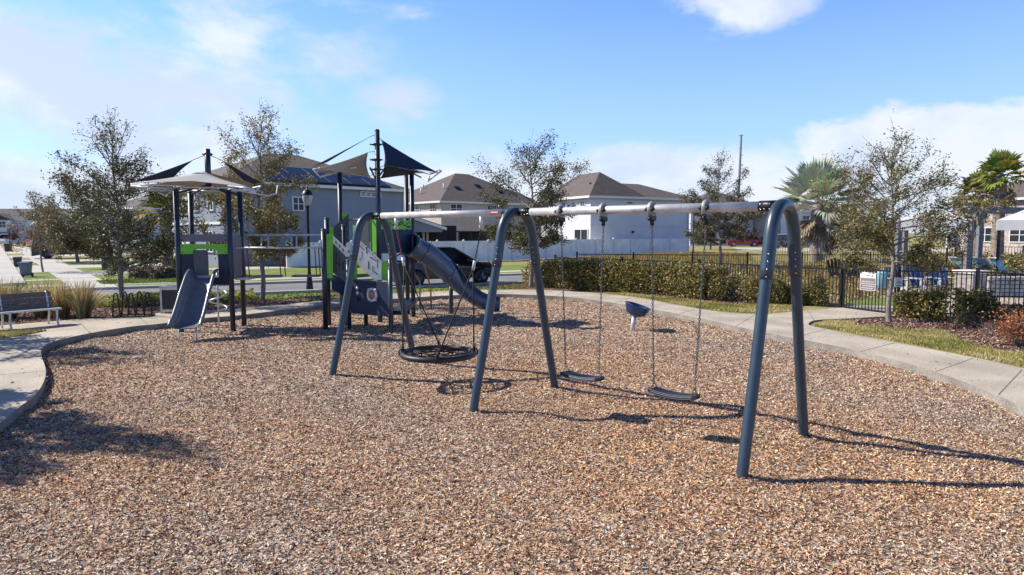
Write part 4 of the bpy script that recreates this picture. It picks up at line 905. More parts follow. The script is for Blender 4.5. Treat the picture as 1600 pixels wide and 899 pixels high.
def tree(loc, h, cb, rad, tr, nl, label, seed, pal=OAK, lsz=.045, peak=.35, sparse=1.0, name='oak_tree', cat='tree', group='young oak trees around the playground', lean=0.0, wisps=6):
    rr = random.Random(seed); rg = np.random.default_rng(seed); t = thing(name, loc, label, cat, group); loc = Vector(loc)
    mb = MB(); leader = []; x = y = 0
    for i in range(9):
        f = i / 8; leader.append(loc + Vector((x + lean * f * h, y, -.05 + f * h * .97))); x += rr.uniform(-.035, .035) * h * .35; y += rr.uniform(-.03, .03) * h * .35
    ls = spline(leader, 4); mb.tube(ls, [tr * max(.07, (1 - i / (len(ls) - 1)) ** .8) * (1.25 if i == 0 else 1) for i in range(len(ls))], 9)
    pts = []; ptw = []
    nb_ = int(30 * sparse)
    for k in range(nb_):
        f = ((k + rr.random()) / nb_) ** 1.25; z = cb + (h * .97 - cb) * f; base = ls[min(len(ls) - 1, int(z / (h * .97) * (len(ls) - 1)))]
        prof = (.72 + .28 * f / peak) if f < peak else 1 - .62 * ((f - peak) / (1 - peak)) ** 1.3
        ln = rad * prof * rr.uniform(.6, 1.2); az = k * 2.4 + rr.uniform(-.5, .5); el = rr.uniform(-.15, .35) + f * f * 1.15
        d = Vector((math.cos(az) * math.cos(el), math.sin(az) * math.cos(el), math.sin(el))); p = Vector(base); bp = [p.copy()]; nseg = 5
        for s in range(nseg):
            d = (d + Vector((rr.uniform(-.28, .28), rr.uniform(-.28, .28), rr.uniform(-.12, .22)))).normalized(); p = p + d * ln / nseg; bp.append(p.copy())
            if s >= 1:
                for q in range(2):
                    d2 = (d + Vector((rr.uniform(-1, 1), rr.uniform(-1, 1), rr.uniform(-.6, .8)))).normalized(); l2 = ln * rr.uniform(.18, .42); m1 = p + d2 * l2 * .5; e = p + d2 * l2 + Vector((0, 0, rr.uniform(-.05, .1)))
                    mb.tube([p, m1, e], [.009, .006, .003], 4, cap=False)
                    for w_ in np.linspace(.15, 1, 5): pts.append(p + (e - p) * w_); ptw.append(1)
                    for q3 in range(2):
                        d3 = (d2 + Vector((rr.uniform(-1, 1), rr.uniform(-1, 1), rr.uniform(-.6, .9)))).normalized(); e3 = m1 + d3 * l2 * .7; mb.tube([m1, e3], [.004, .002], 3, cap=False)
                        for w_ in (.4, .7, 1): pts.append(m1 + (e3 - m1) * w_); ptw.append(1)
        r0_ = tr * .42 * (1 - f * .65); mb.tube(bp, [r0_ * (1 - .16 * i) + .003 for i in range(len(bp))], 6, cap=False)
    for k in range(wisps):                                  # long bare shoots poking out of the top
        az = rr.uniform(0, 6.28); b_ = ls[-rr.randint(2, 9)]; e = b_ + Vector((math.cos(az) * rad * rr.uniform(.2, .65), math.sin(az) * rad * rr.uniform(.2, .65), rad * rr.uniform(.35, .75)))
        m1 = (b_ + e) / 2 + Vector((rr.uniform(-.1, .1), 0, .05)); mb.tube([b_, m1, e], [.009, .006, .003], 4, cap=False)
        for w_ in np.linspace(.25, 1, 7): pts.append(b_ + (e - b_) * w_); ptw.append(.45)
    mb.build('trunk', m_bark, t)
    pts = np.array([list(p) for p in pts]); w = np.array(ptw); 
    hz_ = (pts[:, 2] - loc.z - cb) / (h - cb); rad_ = np.hypot(pts[:, 0] - loc.x, pts[:, 1] - loc.y) / rad; w = w * (1.2 - 1.02 * np.clip(hz_, 0, 1)) * np.clip(.12 + rad_ * 1.1, 0, 1)
    nl = int(nl * 2.0); lsz = lsz * .9; ii = rg.choice(len(pts), nl, p=w / w.sum()); C = pts[ii] + rg.normal(0, .065 * rad ** .5, (nl, 3))
    V, F, c = leaf_quads(C, lsz, pal, rg); np_mesh('crown', V, F, m_leaf, t, cols=c)
    return t
def at(px, py, z=ZL): return G(px, py, z)
tree(at(192, 476), 5.05, 1.15, 1.75, .085, 15000, 'dense dark young oak tree behind the black bicycle rack', 21, lsz=.042, sparse=1.25, wisps=12)
tree(at(410, 470), 5.5, 1.5, 1.65, .08, 13000, 'young oak tree seen through the overhead bars between the towers', 22, pal=OAK2, lsz=.045, wisps=9)
tree(at(829, 449), 5.3, 1.75, 2.0, .09, 12000, 'young oak tree at the near end of the long clipped hedge', 23, lsz=.05, wisps=9)
tree(Vector((P(1126, 400, 37).x, 37, ZL)), 5.9, 1.6, 1.9, .09, 9000, 'young oak tree in the dry grass between the two black fences', 24, pal=[(.05, .055, .03), (.08, .08, .05), (.13, .12, .08), (.16, .14, .1)], lsz=.06, wisps=6)
tree(at(1389, 504), 4.15, 1.45, 1.5, .065, 11000, 'slim young oak tree standing in the grass in front of the pool fence', 25, pal=OAK2 + [(.05, .06, .03), (.07, .08, .04)], lsz=.036, sparse=1.1, wisps=7)
tree(Vector((26.5, 52, ZL)), 6.4, 1.5, 3.2, .12, 12000, 'rusty brown leaved tree behind the slim oak at the pool', 26, pal=[(.12, .09, .035), (.18, .12, .05), (.10, .10, .04), (.22, .17, .08)], lsz=.075)
tree(Vector((P(66, 400, 36).x, 36, ZL)), 4.1, 1.3, 1.15, .055, 1100, 'thin autumn coloured street tree beside the blue lidded bin', 28, pal=[(.16, .12, .04), (.13, .05, .03), (.10, .10, .03), (.22, .15, .05)], lsz=.06, group='street trees along the side street')
tree(Vector((P(20, 380, 96).x, 96, ZL)), 2.9, 1.0, .8, .05, 450, 'small dark red tree in front of the far white townhouses', 29, pal=[(.12, .03, .03), (.08, .03, .025), (.05, .05, .03)], lsz=.12, group='street trees along the side street')
tree(Vector((-23.0, 38.5, ZL)), 4.8, 1.0, 2.3, .09, 8000, 'broad dark green tree on the lawn left of the grey-blue house', 30, pal=[(.04, .06, .02), (.06, .09, .025), (.10, .12, .04)], lsz=.07, group='garden trees by the houses')
tree(Vector((-31, 48, ZL)), 5.2, .8, 3.2, .12, 8000, 'pale leaved garden tree half hidden behind the dense dark oak', 31, pal=[(.12, .12, .06), (.18, .15, .10), (.08, .10, .04), (.26, .2, .16)], lsz=.09, group='garden trees by the houses')
tree(Vector((-8.8, 8.0, ZL)), 4.3, 1.7, 1.25, .085, 12000, 'young oak tree left of the picture whose shade falls on the mulch', 32, lsz=.045)
tree(Vector((-12.6, 12.9, ZL)), 4.6, 1.6, 1.3, .085, 6000, 'young oak tree left of the bench shading the path', 33, lsz=.05)
tree(Vector((P(1110, 400, 80).x, 80, ZL)), 6.5, .6, 2.2, .12, 6000, 'dark narrow tree left of the red car', 34, pal=[(.05, .07, .025), (.08, .09, .04), (.14, .12, .07)], lsz=.12, group='garden trees by the houses')

def frond(mb_v, mb_f, mb_c, base, d, pet, rad, rr, col, droop=.25, ns=18, spread=2.6):
    """one palmate leaf: petiole plus radiating split segments"""
    d = d.normalized(); side = d.cross(Vector((0, 0, 1)));
    side = side.normalized() if side.length > 1e-3 else Vector((1, 0, 0)); up = side.cross(d).normalized()
    h = base + d * pet - Vector((0, 0, droop * pet * .3)); w = side * .02
    def q(a, b, c, e, cc):
        n = len(mb_v); mb_v.extend([a, b, c, e]); mb_f.append((n, n + 1, n + 2, n + 3)); mb_c.extend([cc] * 4)
    q(base - w, base + w, h + w * .6, h - w * .6, (.14, .14, .08))
    fold = rr.uniform(.15, .5)
    for k in range(ns):
        a = -spread / 2 + spread * k / (ns - 1); l = rad * (1 - .28 * abs(a) / (spread / 2)) * rr.uniform(.9, 1.05)
        v = (d * math.cos(a) + side * math.sin(a) + up * (abs(math.sin(a)) * fold)).normalized(); tip = h + v * l - Vector((0, 0, droop * l * rr.uniform(.3, .8)))
        m = h + v * l * .6; sw = (v.cross(up)).normalized() * (rad * spread / ns * .42)
        c = tuple(x * rr.uniform(.8, 1.2) for x in col)
        q(h, m - sw, tip, m + sw, c)
def palm(loc, th, tr, nf, pet, rad, col, dead, label, seed, cat='palm tree', droop=.25, bulge=1.0, spread=3.4, group='palm trees', ns=18):
    rr = random.Random(seed); t = thing('palm_tree', loc, label, cat, group); mb = MB(); loc = Vector(loc)
    k = 14; mb.tube([loc + Vector((rr.uniform(-.02, .02), rr.uniform(-.02, .02), -.1 + th * i / (k - 1))) for i in range(k)], [tr * (1.15 - .15 * i / k) * (1 + .07 * (i % 2)) for i in range(k)], 12)
    for i in range(int(th * 14)):
        z = th * (.25 + .75 * rr.random()); a = rr.uniform(0, 6.28); r_ = tr * .98; p = loc + Vector((math.cos(a) * r_, math.sin(a) * r_, z)); mb.beam(p, p + Vector((math.cos(a) * .09, math.sin(a) * .09, .16)), .07, .025)
    mb.build('trunk', m_palmbark, t); top = loc + Vector((0, 0, th)); v, f, c = [], [], []
    for i in range(nf):
        u = (i + .5) / nf; el = math.radians(88 - 105 * u ** .95); az = i * 2.39996 + rr.uniform(-.2, .2); d = Vector((math.cos(az) * math.cos(el), math.sin(az) * math.cos(el), math.sin(el)))
        frond(v, f, c, top - Vector((0, 0, .12 * u)), d, pet * rr.uniform(.85, 1.1), rad * rr.uniform(.85, 1.1), rr, col[i % len(col)], droop + .25 * u, spread=spread, ns=ns)
    np_mesh('crown', np.array([list(x) for x in v]), np.array(f), m_leaf, t, cols=np.array(c))
    if dead:
        v, f, c = [], [], []
        for i in range(dead):
            el = math.radians(rr.uniform(-75, -35)); az = rr.uniform(0, 6.28); d = Vector((math.cos(az) * math.cos(el), math.sin(az) * math.cos(el), math.sin(el)))
            frond(v, f, c, top - Vector((0, 0, rr.uniform(.1, .9))), d, pet * .8, rad * .8, rr, rr.choice([(.30, .23, .15), (.22, .16, .10), (.38, .33, .26)]), .3, ns=12, spread=1.6)
        np_mesh('dead_fronds', np.array([list(x) for x in v]), np.array(f), m_leaf, t, cols=np.array(c))
    return t
SIL = [(.42, .47, .38), (.50, .54, .44), (.28, .34, .24), (.56, .55, .38)]
SAB = [(.12, .19, .04), (.20, .28, .05), (.30, .33, .08), (.42, .38, .11)]
palm(Vector((P(1275, 400, 44).x, 44, ZL)), 4.0, .36, 30, 1.55, 1.95, SIL, 24, 'wide silver fan palm with shaggy dead fronds behind the pool fence', 41, droop=.12, spread=3.0, ns=26)
mb = MB(); q = P(1264, 366, 43.2); 
mb.tube([q + Vector((.1, .5, .5)), q, q - Vector((0, 0, .4))], .03, 6)
for i in range(40): z = rnd.uniform(-.4, .3); mb.ball(q + Vector((rnd.uniform(-.13, .13), rnd.uniform(-.1, .1), z)), .075, 6)
mb.build('fruit_cluster', mat('orange_fruit', (.6, .28, .02), .5), bpy.data.objects['palm_tree'])
palm(Vector((P(1557, 400, 38).x, 38, ZL)), 5.3, .27, 34, .8, 1.05, SAB, 8, 'tall sabal palm with a crossed bark trunk at the right edge', 42, droop=.35)
palm(Vector((P(1524, 400, 43).x, 43, ZL)), 4.6, .24, 30, .8, 1.1, [(.09, .11, .03), (.16, .15, .04), (.24, .2, .07)], 10, 'shorter yellowing sabal palm left of the tall sabal palm', 43, droop=.4)
palm(Vector((P(262, 400, 33).x, 33, ZL)), 3.2, .22, 24, .8, 1.0, [(.08, .11, .02), (.16, .17, .03), (.26, .22, .04)], 8, 'yellow green palm on the lawn behind the slide tower', 44, droop=.4)
palm(Vector((P(80, 400, 75).x, 75, ZL)), 3.3, .2, 20, .9, 1.2, SAB, 4, 'small green palm far down the side street', 45, droop=.4)

def hedge(name, pts, width, h, n, pal, label, cat, seed, lsz=.05, group=None, z0=ZL, rough=.12, gap=0.0, stems=True):
    rg = np.random.default_rng(seed); pts = [Vector((p.x, p.y, 0)) for p in pts]; seg = [(pts[i], pts[i + 1]) for i in range(len(pts) - 1)]; ln = np.array([(b - a).length for a, b in seg])
    k = rg.choice(len(seg), n, p=ln / ln.sum()); u = rg.random(n); A = np.array([list(a) for a, b in seg])[k]; B = np.array([list(b) for a, b in seg])[k]; c = A + (B - A) * u[:, None]
    d = (B - A) / np.linalg.norm(B - A, axis=1)[:, None]; q = np.stack([-d[:, 1], d[:, 0], 0 * u], 1)
    s = c[:, 0] * 2.1 + c[:, 1] * 1.7; prof = 1 + rough * (np.sin(s * 1.3) + .7 * np.sin(s * 3.1 + 1) + .5 * np.sin(s * 7.3)) / 1.5
    th = rg.uniform(0, math.pi, n); rad = 1 - np.abs(rg.normal(0, .16, n)); w = width / 2
    off = np.sign(np.cos(th)) * np.abs(np.cos(th)) ** .5 * rad * w * prof; zz = np.abs(np.sin(th)) ** .6 * rad * h * prof; zz = np.where(rg.random(n) < .4, rg.uniform(.05, 1, n) * np.maximum(zz, .5 * h), zz)
    C = c + q * off[:, None] + np.stack([0 * u, 0 * u, z0 + zz], 1) + rg.normal(0, .035, (n, 3))
    if gap: keep = (np.sin(s * 4.1) + np.sin(s * 9.7 + 2) > -2 + gap * 2 + rg.normal(0, .3, n)); C = C[keep]
    V, F, cc = leaf_quads(C, lsz, pal, rg); t = thing(name, (pts[0] + pts[-1]) / 2 + Vector((0, 0, z0)), label, cat, group); np_mesh('foliage', V, F, m_leaf, t, cols=cc)
    mb = MB(); tot = ln.sum(); rr = random.Random(seed)
    for i in range(int(tot * 14)):
        a, b = seg[rr.choices(range(len(seg)), ln)[0]]; p = a + (b - a) * rr.random() + Vector((0, 0, z0)); e = p + Vector((rr.uniform(-.3, .3) * width, rr.uniform(-.3, .3) * width, h * rr.uniform(.5, .92)))
        mb.tube([p, (p + e) / 2 + Vector((rr.uniform(-.05, .05), 0, 0)), e], [.014, .01, .005], 4, cap=False)
    mb.build('stems', m_bark, t); return t
HG = [(.07, .085, .025), (.12, .13, .035), (.18, .18, .05), (.27, .23, .08), (.34, .26, .11), (.03, .04, .016)]
HY = [(.16, .16, .04), (.24, .22, .06), (.30, .24, .08), (.10, .11, .03), (.20, .14, .06)]
HD = [(.04, .05, .02), (.07, .085, .03), (.13, .13, .05), (.19, .16, .07), (.16, .10, .05)]
hedge('hedge', [G(838, 446, ZL) + Vector((0, .5, 0)), G(860, 450, ZL) + Vector((.0, .5, 0))], 1.2, .95, 2600, HY + [(.25, .12, .06)], 'yellow and rusty end shrub at the left end of the long hedge', 'shrub', 51, group=None)
hedge('hedge', [G(858, 450, ZL) + Vector((0, .6, 0)), G(944, 456, ZL) + Vector((0, .6, 0)), G(1059, 463, ZL) + Vector((0, .6, 0)), G(1125, 471, ZL) + Vector((0, .5, 0))], 1.25, 1.08, 46000, HG, 'long clipped dark green hedge beyond the path', 'hedge', 52, lsz=.045, rough=.05)
hedge('hedge', [G(1125, 471, ZL) + Vector((0, .5, 0)), G(1200, 477, ZL) + Vector((0, .5, 0)), G(1300, 478.5, ZL) + Vector((-.1, .3, 0))], 1.0, .74, 15000, HD + HY[:2], 'low loose shrubs between the long hedge and the pool gate', 'shrubs', 53, lsz=.045, rough=.3, gap=.25)
hedge('hedge', [G(1402, 495, ZL), G(1460, 500, ZL), G(1520, 503, ZL)], .75, .70, 4600, HY + HY + [(.07, .08, .03), (.05, .06, .025)], 'yellow green shrub row against the pool fence right of the gate', 'shrubs', 54, lsz=.052, rough=.4, gap=.3)
hedge('hedge', [G(1522, 503, ZL), G(1570, 505, ZL), G(1680, 512, ZL)], .9, .66, 6500, HD, 'dark leaved shrubs at the right end of the pool fence', 'shrubs', 55, lsz=.05, rough=.4, gap=.15)
# rust coloured shrub at the right edge
def wisp_shrub(loc, rad, h, n, nl, pal, label, seed, cat='shrub', name='shrub', m=None, lsz=.03, group=None):
    rr = random.Random(seed); rg = np.random.default_rng(seed); t = thing(name, loc, label, cat, group); mb = MB(); pts = []
    for i in range(n):
        a = rr.uniform(0, 6.28); el = rr.uniform(.35, 1.45); l = h * rr.uniform(.6, 1.1); d = Vector((math.cos(a) * math.cos(el) * rad / h, math.sin(a) * math.cos(el) * rad / h, math.sin(el))); e = loc + d * l; mid = loc + d * l * .5 + Vector((rr.gauss(0, .03), rr.gauss(0, .03), .03)); mb.tube([loc, mid, e], [.007, .005, .002], 4, cap=False)
        for w in (.4, .55, .7, .85, 1): pts.append(loc + (e - loc) * w)
        for k in range(3):
            e2 = mid + Vector((rr.gauss(0, .12), rr.gauss(0, .12), rr.uniform(.02, .2))); mb.tube([mid, e2], [.004, .002], 3, cap=False); pts += [e2, (mid + e2) / 2]
    mb.build('stems', m_bark, t)
    if nl:
        pts = np.array([list(p) for p in pts]); C = pts[rg.integers(0, len(pts), nl)] + rg.normal(0, .05, (nl, 3)); V, F, c = leaf_quads(C, lsz, pal, rg); np_mesh('foliage', V, F, m_leaf, t, cols=c)
    return t
RUST = [(.35, .11, .05), (.28, .08, .04), (.40, .18, .09), (.18, .07, .04), (.3, .22, .12)]
wisp_shrub(G(1590, 542, ZL), .75, .80, 46, 4200, RUST, 'rust red feathery shrub at the right edge of the bark bed', 61, lsz=.022)
wisp_shrub(G(1650, 535, ZL), .8, .75, 30, 2200, RUST + HD, 'rust and green shrub just outside the right edge', 62, lsz=.024)
wisp_shrub(G(1550, 527, ZL), .3, .42, 14, 0, RUST, 'small bare twiggy bush beside the rust red shrub', 63)
wisp_shrub(G(1510, 512, ZL), .5, .35, 18, 600, HD, 'low dark sprawling shrub in the bark bed by the pool fence', 64)
# ornamental grasses behind the bench
def tuft(loc, rad, h, n, label, seed, pal):
    rg = np.random.default_rng(seed); t = thing('ornamental_grass', loc, label, 'ornamental grass', 'tan ornamental grasses behind the bench'); a = rg.uniform(0, 6.28, n); k = np.abs(rg.normal(0, .55, n)); hh = h * rg.uniform(.5, 1.1, n); out = rad * k; w = .0075
    x0 = loc.x + np.cos(a) * rad * .22 * rg.random(n); y0 = loc.y + np.sin(a) * rad * .22 * rg.random(n); P_ = []
    for f in (0, .45, .8, 1.0):
        P_.append((x0 + np.cos(a) * out * f ** 1.7, y0 + np.sin(a) * out * f ** 1.7, loc.z + hh * (f - .25 * k * f ** 3)))
    wx = -np.sin(a + .7) * w; wy = np.cos(a + .7) * w; V = []
    for i, (x, y, z) in enumerate(P_):
        s = (1, .9, .6, .1)[i]; V += [np.stack([x - wx * s, y - wy * s, z], 1), np.stack([x + wx * s, y + wy * s, z], 1)]
    V = np.stack(V, 1).reshape(-1, 3); i = (np.arange(n) * 8)[:, None]; F = np.concatenate([i + [2 * j, 2 * j + 1, 2 * j + 3, 2 * j + 2] for j in range(3)], 0); pal = np.array(pal); c = pal[rg.integers(0, len(pal), n)] * rg.uniform(.7, 1.3, n)[:, None]
    np_mesh('blades', V, F, m_blade, t, cols=np.repeat(c, 8, 0)); return t
TAN = [(.42, .31, .13), (.52, .42, .20), (.32, .30, .09), (.60, .52, .32), (.22, .21, .07), (.40, .23, .10)]
for i, (px, py, r_, h, lab) in enumerate([(12, 497, .8, 1.25, 'pale tan ornamental grass clump behind the left end of the bench'), (66, 494, .75, 1.15, 'tan ornamental grass clump behind the middle of the bench'), (95, 497, .7, 1.2, 'orange tan ornamental grass clump behind the right end of the bench'),
                                          (131, 497, .6, 1.15, 'reddish upright ornamental grass clump between the bench and the bicycle rack'), (-40, 500, .9, 1.3, 'ornamental grass clump left of the bench')]):
    tuft(G(px, py, ZL), r_ * 1.15, h * .84, 520, lab, 70 + i, TAN)
# ground cover, dry reeds, garden plants
def leafpatch(name, poly, z, n, h, pal, seed, label, lsz=.05, cat='ground cover'):
    rg = np.random.default_rng(seed); pa = np.array(poly); a, b = pa.min(0), pa.max(0); x = rg.uniform(a[0], b[0], n * 3); y = rg.uniform(a[1], b[1], n * 3); k = inpoly(x, y, poly); x, y = x[k][:n], y[k][:n]
    zz = z + h * rg.random(len(x)) ** .7 * (1 + .35 * patchnoise(x * 3, y * 3)); V, F, c = leaf_quads(np.stack([x, y, zz], 1), lsz, pal, rg); return tag(np_mesh(name, V, F, m_leaf, cols=c), label, cat, kind='stuff')
vp = [(p.x, p.y) for p in [G(a, b, ZL) for a, b in [(148, 482), (200, 481), (250, 478), (330, 477), (400, 469), (395, 461), (330, 463), (250, 466), (150, 470)]]]
leafpatch('ground_cover', vp, ZL, 11000, .20, [(.22, .26, .05), (.34, .36, .08), (.42, .40, .12), (.10, .13, .03)], 81, 'yellow green ground cover plants between the path and the street', .05)
a, b = G(1060, 410, 0), G(1700, 425, 0)
f1 = [(1.5, 27.6), (6.3, 23.0), (9.7, 20.2), (13, 22), (24, 24), (30, 40), (26, 44), (14, 42), (8, 38)]
mb = MB(); mb.prism(f1, ZL + .006, ZL + .006); tag(mb.build('dry_field', m_dry), kind='structure')
leafpatch('dry_field_plants', f1, ZL, 26000, .30, [(.20, .20, .05), (.30, .26, .09), (.38, .28, .14), (.12, .14, .04), (.40, .24, .12), (.26, .28, .08)], 182, 'mixed low green and tan plants behind the black pool fence', .06, 'planting')
blades('dry_reeds', f1, ZL, 20000, .36, [(.18, .18, .04), (.32, .25, .10), (.42, .30, .15), (.36, .18, .10), (.26, .25, .07), (.50, .40, .24), (.10, .11, .03)], 82, .012, 1.3, 'tall tan and rust coloured dry grasses behind the black pool fence', 'dry grass')
mb = MB(); f2 = [(2.0, 38), (8, 37.5), (15, 42.5), (20, 56), (14, 60), (6, 50)]; mb.prism(f2, ZL + .007, ZL + .007); tag(mb.build('dry_field', m_dry), kind='structure')
blades('dry_reeds', f2, ZL, 16000, .45, [(.30, .20, .07), (.40, .27, .10), (.34, .17, .08), (.22, .24, .05), (.30, .30, .08)], 83, .02, .6, 'rusty low grasses in front of the white vinyl fence', 'dry grass')
f3 = [(17, 24.5), (40, 36), (44, 46), (28, 46), (20, 34)]
leafpatch('pool_planting', f3, ZL, 26000, .75, [(.10, .13, .03), (.18, .19, .04), (.26, .22, .07), (.05, .07, .02), (.32, .2, .09), (.12, .05, .03)], 84, 'mixed green and golden planting beyond the pool loungers', .085, 'planting')
hedge('shrub', [at(222, 437), at(258, 434)], 1.6, .55, 2600, [(.12, .09, .08), (.2, .15, .14), (.05, .06, .03), (.28, .22, .2)], 'low purple grey shrub on the lawn left of the slide tower', 'shrub', 56, lsz=.08, group=None)
hedge('shrub', [at(258, 430) + Vector((0, 1, 0)), at(282, 430) + Vector((0, 1, 0))], 1.3, .95, 2400, [(.35, .32, .03), (.25, .24, .03), (.12, .13, .02)], 'bright yellow clipped shrub behind the left post of the slide tower', 'shrub', 57, lsz=.08)
blades('grass', [(a_.x, a_.y) for a_ in [at(160, 445), at(300, 441), at(300, 432), at(150, 440)]], ZL, 4000, .07, GG, 85, .03, .6, 'bright green lawn in front of the purple grey shrub', 'grass')

# ------------------------------------------------------------ fences
def iron_fence(pts, label, seed, h=1.18, gap=.11, post_every=2.4, z0=ZL, group='black iron fences round the pool', name='iron_fence', end_post=True, r=.009):
    pts = [Vector((p[0], p[1], z0)) for p in pts]; t = thing(name, pts[0], label, 'fence', group); pk = MB(); rl = MB()
    for i in range(len(pts) - 1):
        a, b = pts[i], pts[i + 1]; d = b - a; l = d.length; d.normalize(); ang = math.atan2(d.y, d.x)
        for z in (.09, h - .02, ): rl.beam(a + Vector((0, 0, z)), b + Vector((0, 0, z)), .03, .035)
        for k in range(1, int(l / gap)): pk.box(a + d * (k * gap) + Vector((0, 0, h / 2 + .02)), (r * 2, r * 2, h - .08), rz=ang)
        n = max(1, round(l / post_every))
        for k in range(n + (1 if i == len(pts) - 2 else 0)):
            p = a + d * (l * k / n); mb = MB(); mb.box(p + Vector((0, 0, (h + .06) / 2)), (.065, .065, h + .06), rz=ang); mb.box(p + Vector((0, 0, h + .075)), (.08, .08, .03), rz=ang); mb.build('post', m_black, t)
    rl.build('rail', m_black, t); o = pk.build('pickets', m_black, t); return t
fA = [(1.8, 27.9), (4.2, 25.6), (6.5, 23.3), (G(1312, 482, ZL).x, G(1312, 482, ZL).y)]
gL = G(1312, 482, ZL); gR = G(1402, 494, ZL)
iron_fence(fA, 'black iron fence running behind the long hedge up to the gate', 1, h=1.12)
g2 = G(1524, 497, ZL); iron_fence([(gR.x, gR.y), (g2.x, g2.y), (G(1720, 520, ZL).x, G(1720, 520, ZL).y)], 'black iron pool fence right of the gate with shrubs in front', 2)
iron_fence([(3.0, 31), (8.0, 29.8), (18, 30.5)], 'distant low black fence crossing the dry grass behind the slim trees', 3, h=1.15, r=.008)
iron_fence([(18, 46), (30, 44), (46, 38)], 'far black fence beyond the pool loungers in front of the stone house', 4, h=1.2, gap=.16, r=.012, post_every=3)
dg = (gR - gL); lg = dg.length; dg.normalize(); ag = math.atan2(dg.y, dg.x); ng = Vector((dg.y, -dg.x, 0))
t = thing('pool_gate', gL, 'black iron pool gate with thick post, carrying the rules sign', 'gate')
mb = MB(); mb.box(gL + dg * .03 + Vector((0, 0, .66)), (.10, .10, 1.34), rz=ag); mb.build('gate_post', m_black, t, bevel=.006)
for z in (.33, 1.05): mb = MB(); mb.box(gL + dg * .03 + ng * .06 + Vector((0, 0, z)), (.05, .03, .10), rz=ag); mb.build('hinge', m_chain, t)
a_, b_ = gL + dg * .12, gR - dg * .10; mb = MB()
for z in (.06, 1.14): mb.beam(a_ + Vector((0, 0, z)), b_ + Vector((0, 0, z)), .04, .045)
for p in (a_, b_): mb.box(p + Vector((0, 0, .6)), (.042, .042, 1.12), rz=ag)
mb.build('gate_frame', m_black, t); mb = MB(); l = (b_ - a_).length
for k in range(1, int(l / .105)): mb.box(a_ + dg * (k * .105) + Vector((0, 0, .6)), (.018, .018, 1.04), rz=ag)
mb.build('pickets', m_black, t)
c = P(1356, 440, gL.y + (gR.y - gL.y) * .5 - .06); t2 = thing('rules_sign', c, 'grey brown pool rules sign with a white header on the gate', 'sign')
mb = MB(); mb.box(c, (.50, .008, .48), rz=ag); mb.build('board', m_signw, t2); mb = MB(); mb.box(c + ng * .007 + Vector((0, 0, -.065)), (.46, .006, .32), rz=ag); bd = mb.build('text_panel', m_signg, t2)
mb = MB()
for i, (w, x) in enumerate([(.36, 0), (.40, .0), (.34, .01), (.38, -.01), (.24, 0)]):
    y = .055 - i * .058; u = -w / 2
    while u < w / 2:
        ww = rnd.uniform(.02, .06); mb.box(c + ng * .0115 + dg * (x + u + ww / 2) + Vector((0, 0, y - .06)), (ww, .002, .016), rz=ag); u += ww + .014
mb.build('text_lines', m_signw, bd); mb = MB(); mb.box(c + ng * .006 + Vector((0, 0, .165)), (.16, .003, .02), rz=ag); mb.build('header_text', m_greyp, t2)
c = P(1404, 441.5, gR.y - .07); t2 = thing('notice_sign', c, 'small white notice sign with a black symbol on the fence beside the gate', 'sign')
mb = MB(); mb.box(c, (.20, .008, .24)); mb.build('board', m_signw, t2); mb = MB(); mb.tube([c + Vector((-.03, -.008, -.03)), c + Vector((.0, -.008, .03)), c + Vector((.035, -.008, .0)), c + Vector((.05, -.008, -.03))], .008, 6); mb.box(c + Vector((0, -.006, -.08)), (.12, .003, .015)); mb.build('symbol', m_black, t2)

def vinyl(pts, label, h=1.45):
    t = thing('vinyl_fence', pts[0], label, 'fence')
    for i in range(len(pts) - 1):
        a, b = pts[i], pts[i + 1]; l = (b - a).length; d = (b - a).normalized(); n = max(1, round(l / 2.3)); ang = math.atan2(d.y, d.x)
        for k in range(n):
            p, q = a + d * l * k / n, a + d * l * (k + 1) / n; mb = MB(); mb.beam(p + d * .07 + Vector((0, 0, h / 2)), q - d * .07 + Vector((0, 0, h / 2)), .03, h - .06)
            for z in (h - .06, .12): mb.beam(p + d * .07 + Vector((0, 0, z)), q - d * .07 + Vector((0, 0, z)), .05, .12)
            mb.build('panel', m_vinyl, t)
        for k in range(n + (i == len(pts) - 2)):
            p = a + d * l * k / n; mb = MB(); mb.box(p + Vector((0, 0, h / 2 + .03)), (.13, .13, h + .06), rz=ang); mb.add([p + Vector((x, y, h + .06)) for x, y in ((-.08, -.08), (.08, -.08), (.08, .08), (-.08, .08))] + [p + Vector((0, 0, h + .13))], [(0, 1, 4), (1, 2, 4), (2, 3, 4), (3, 0, 4), (3, 2, 1, 0)]); mb.build('post', m_trim, t)
def FP(px, Y): return Vector((P(px, 400, Y).x, Y, ZL))
vinyl([FP(449, 40.5), FP(640, 45), FP(800, 50), FP(900, 57), FP(985, 62), FP(1075, 66)], 'long white vinyl privacy fence along the backs of the houses', 1.5)

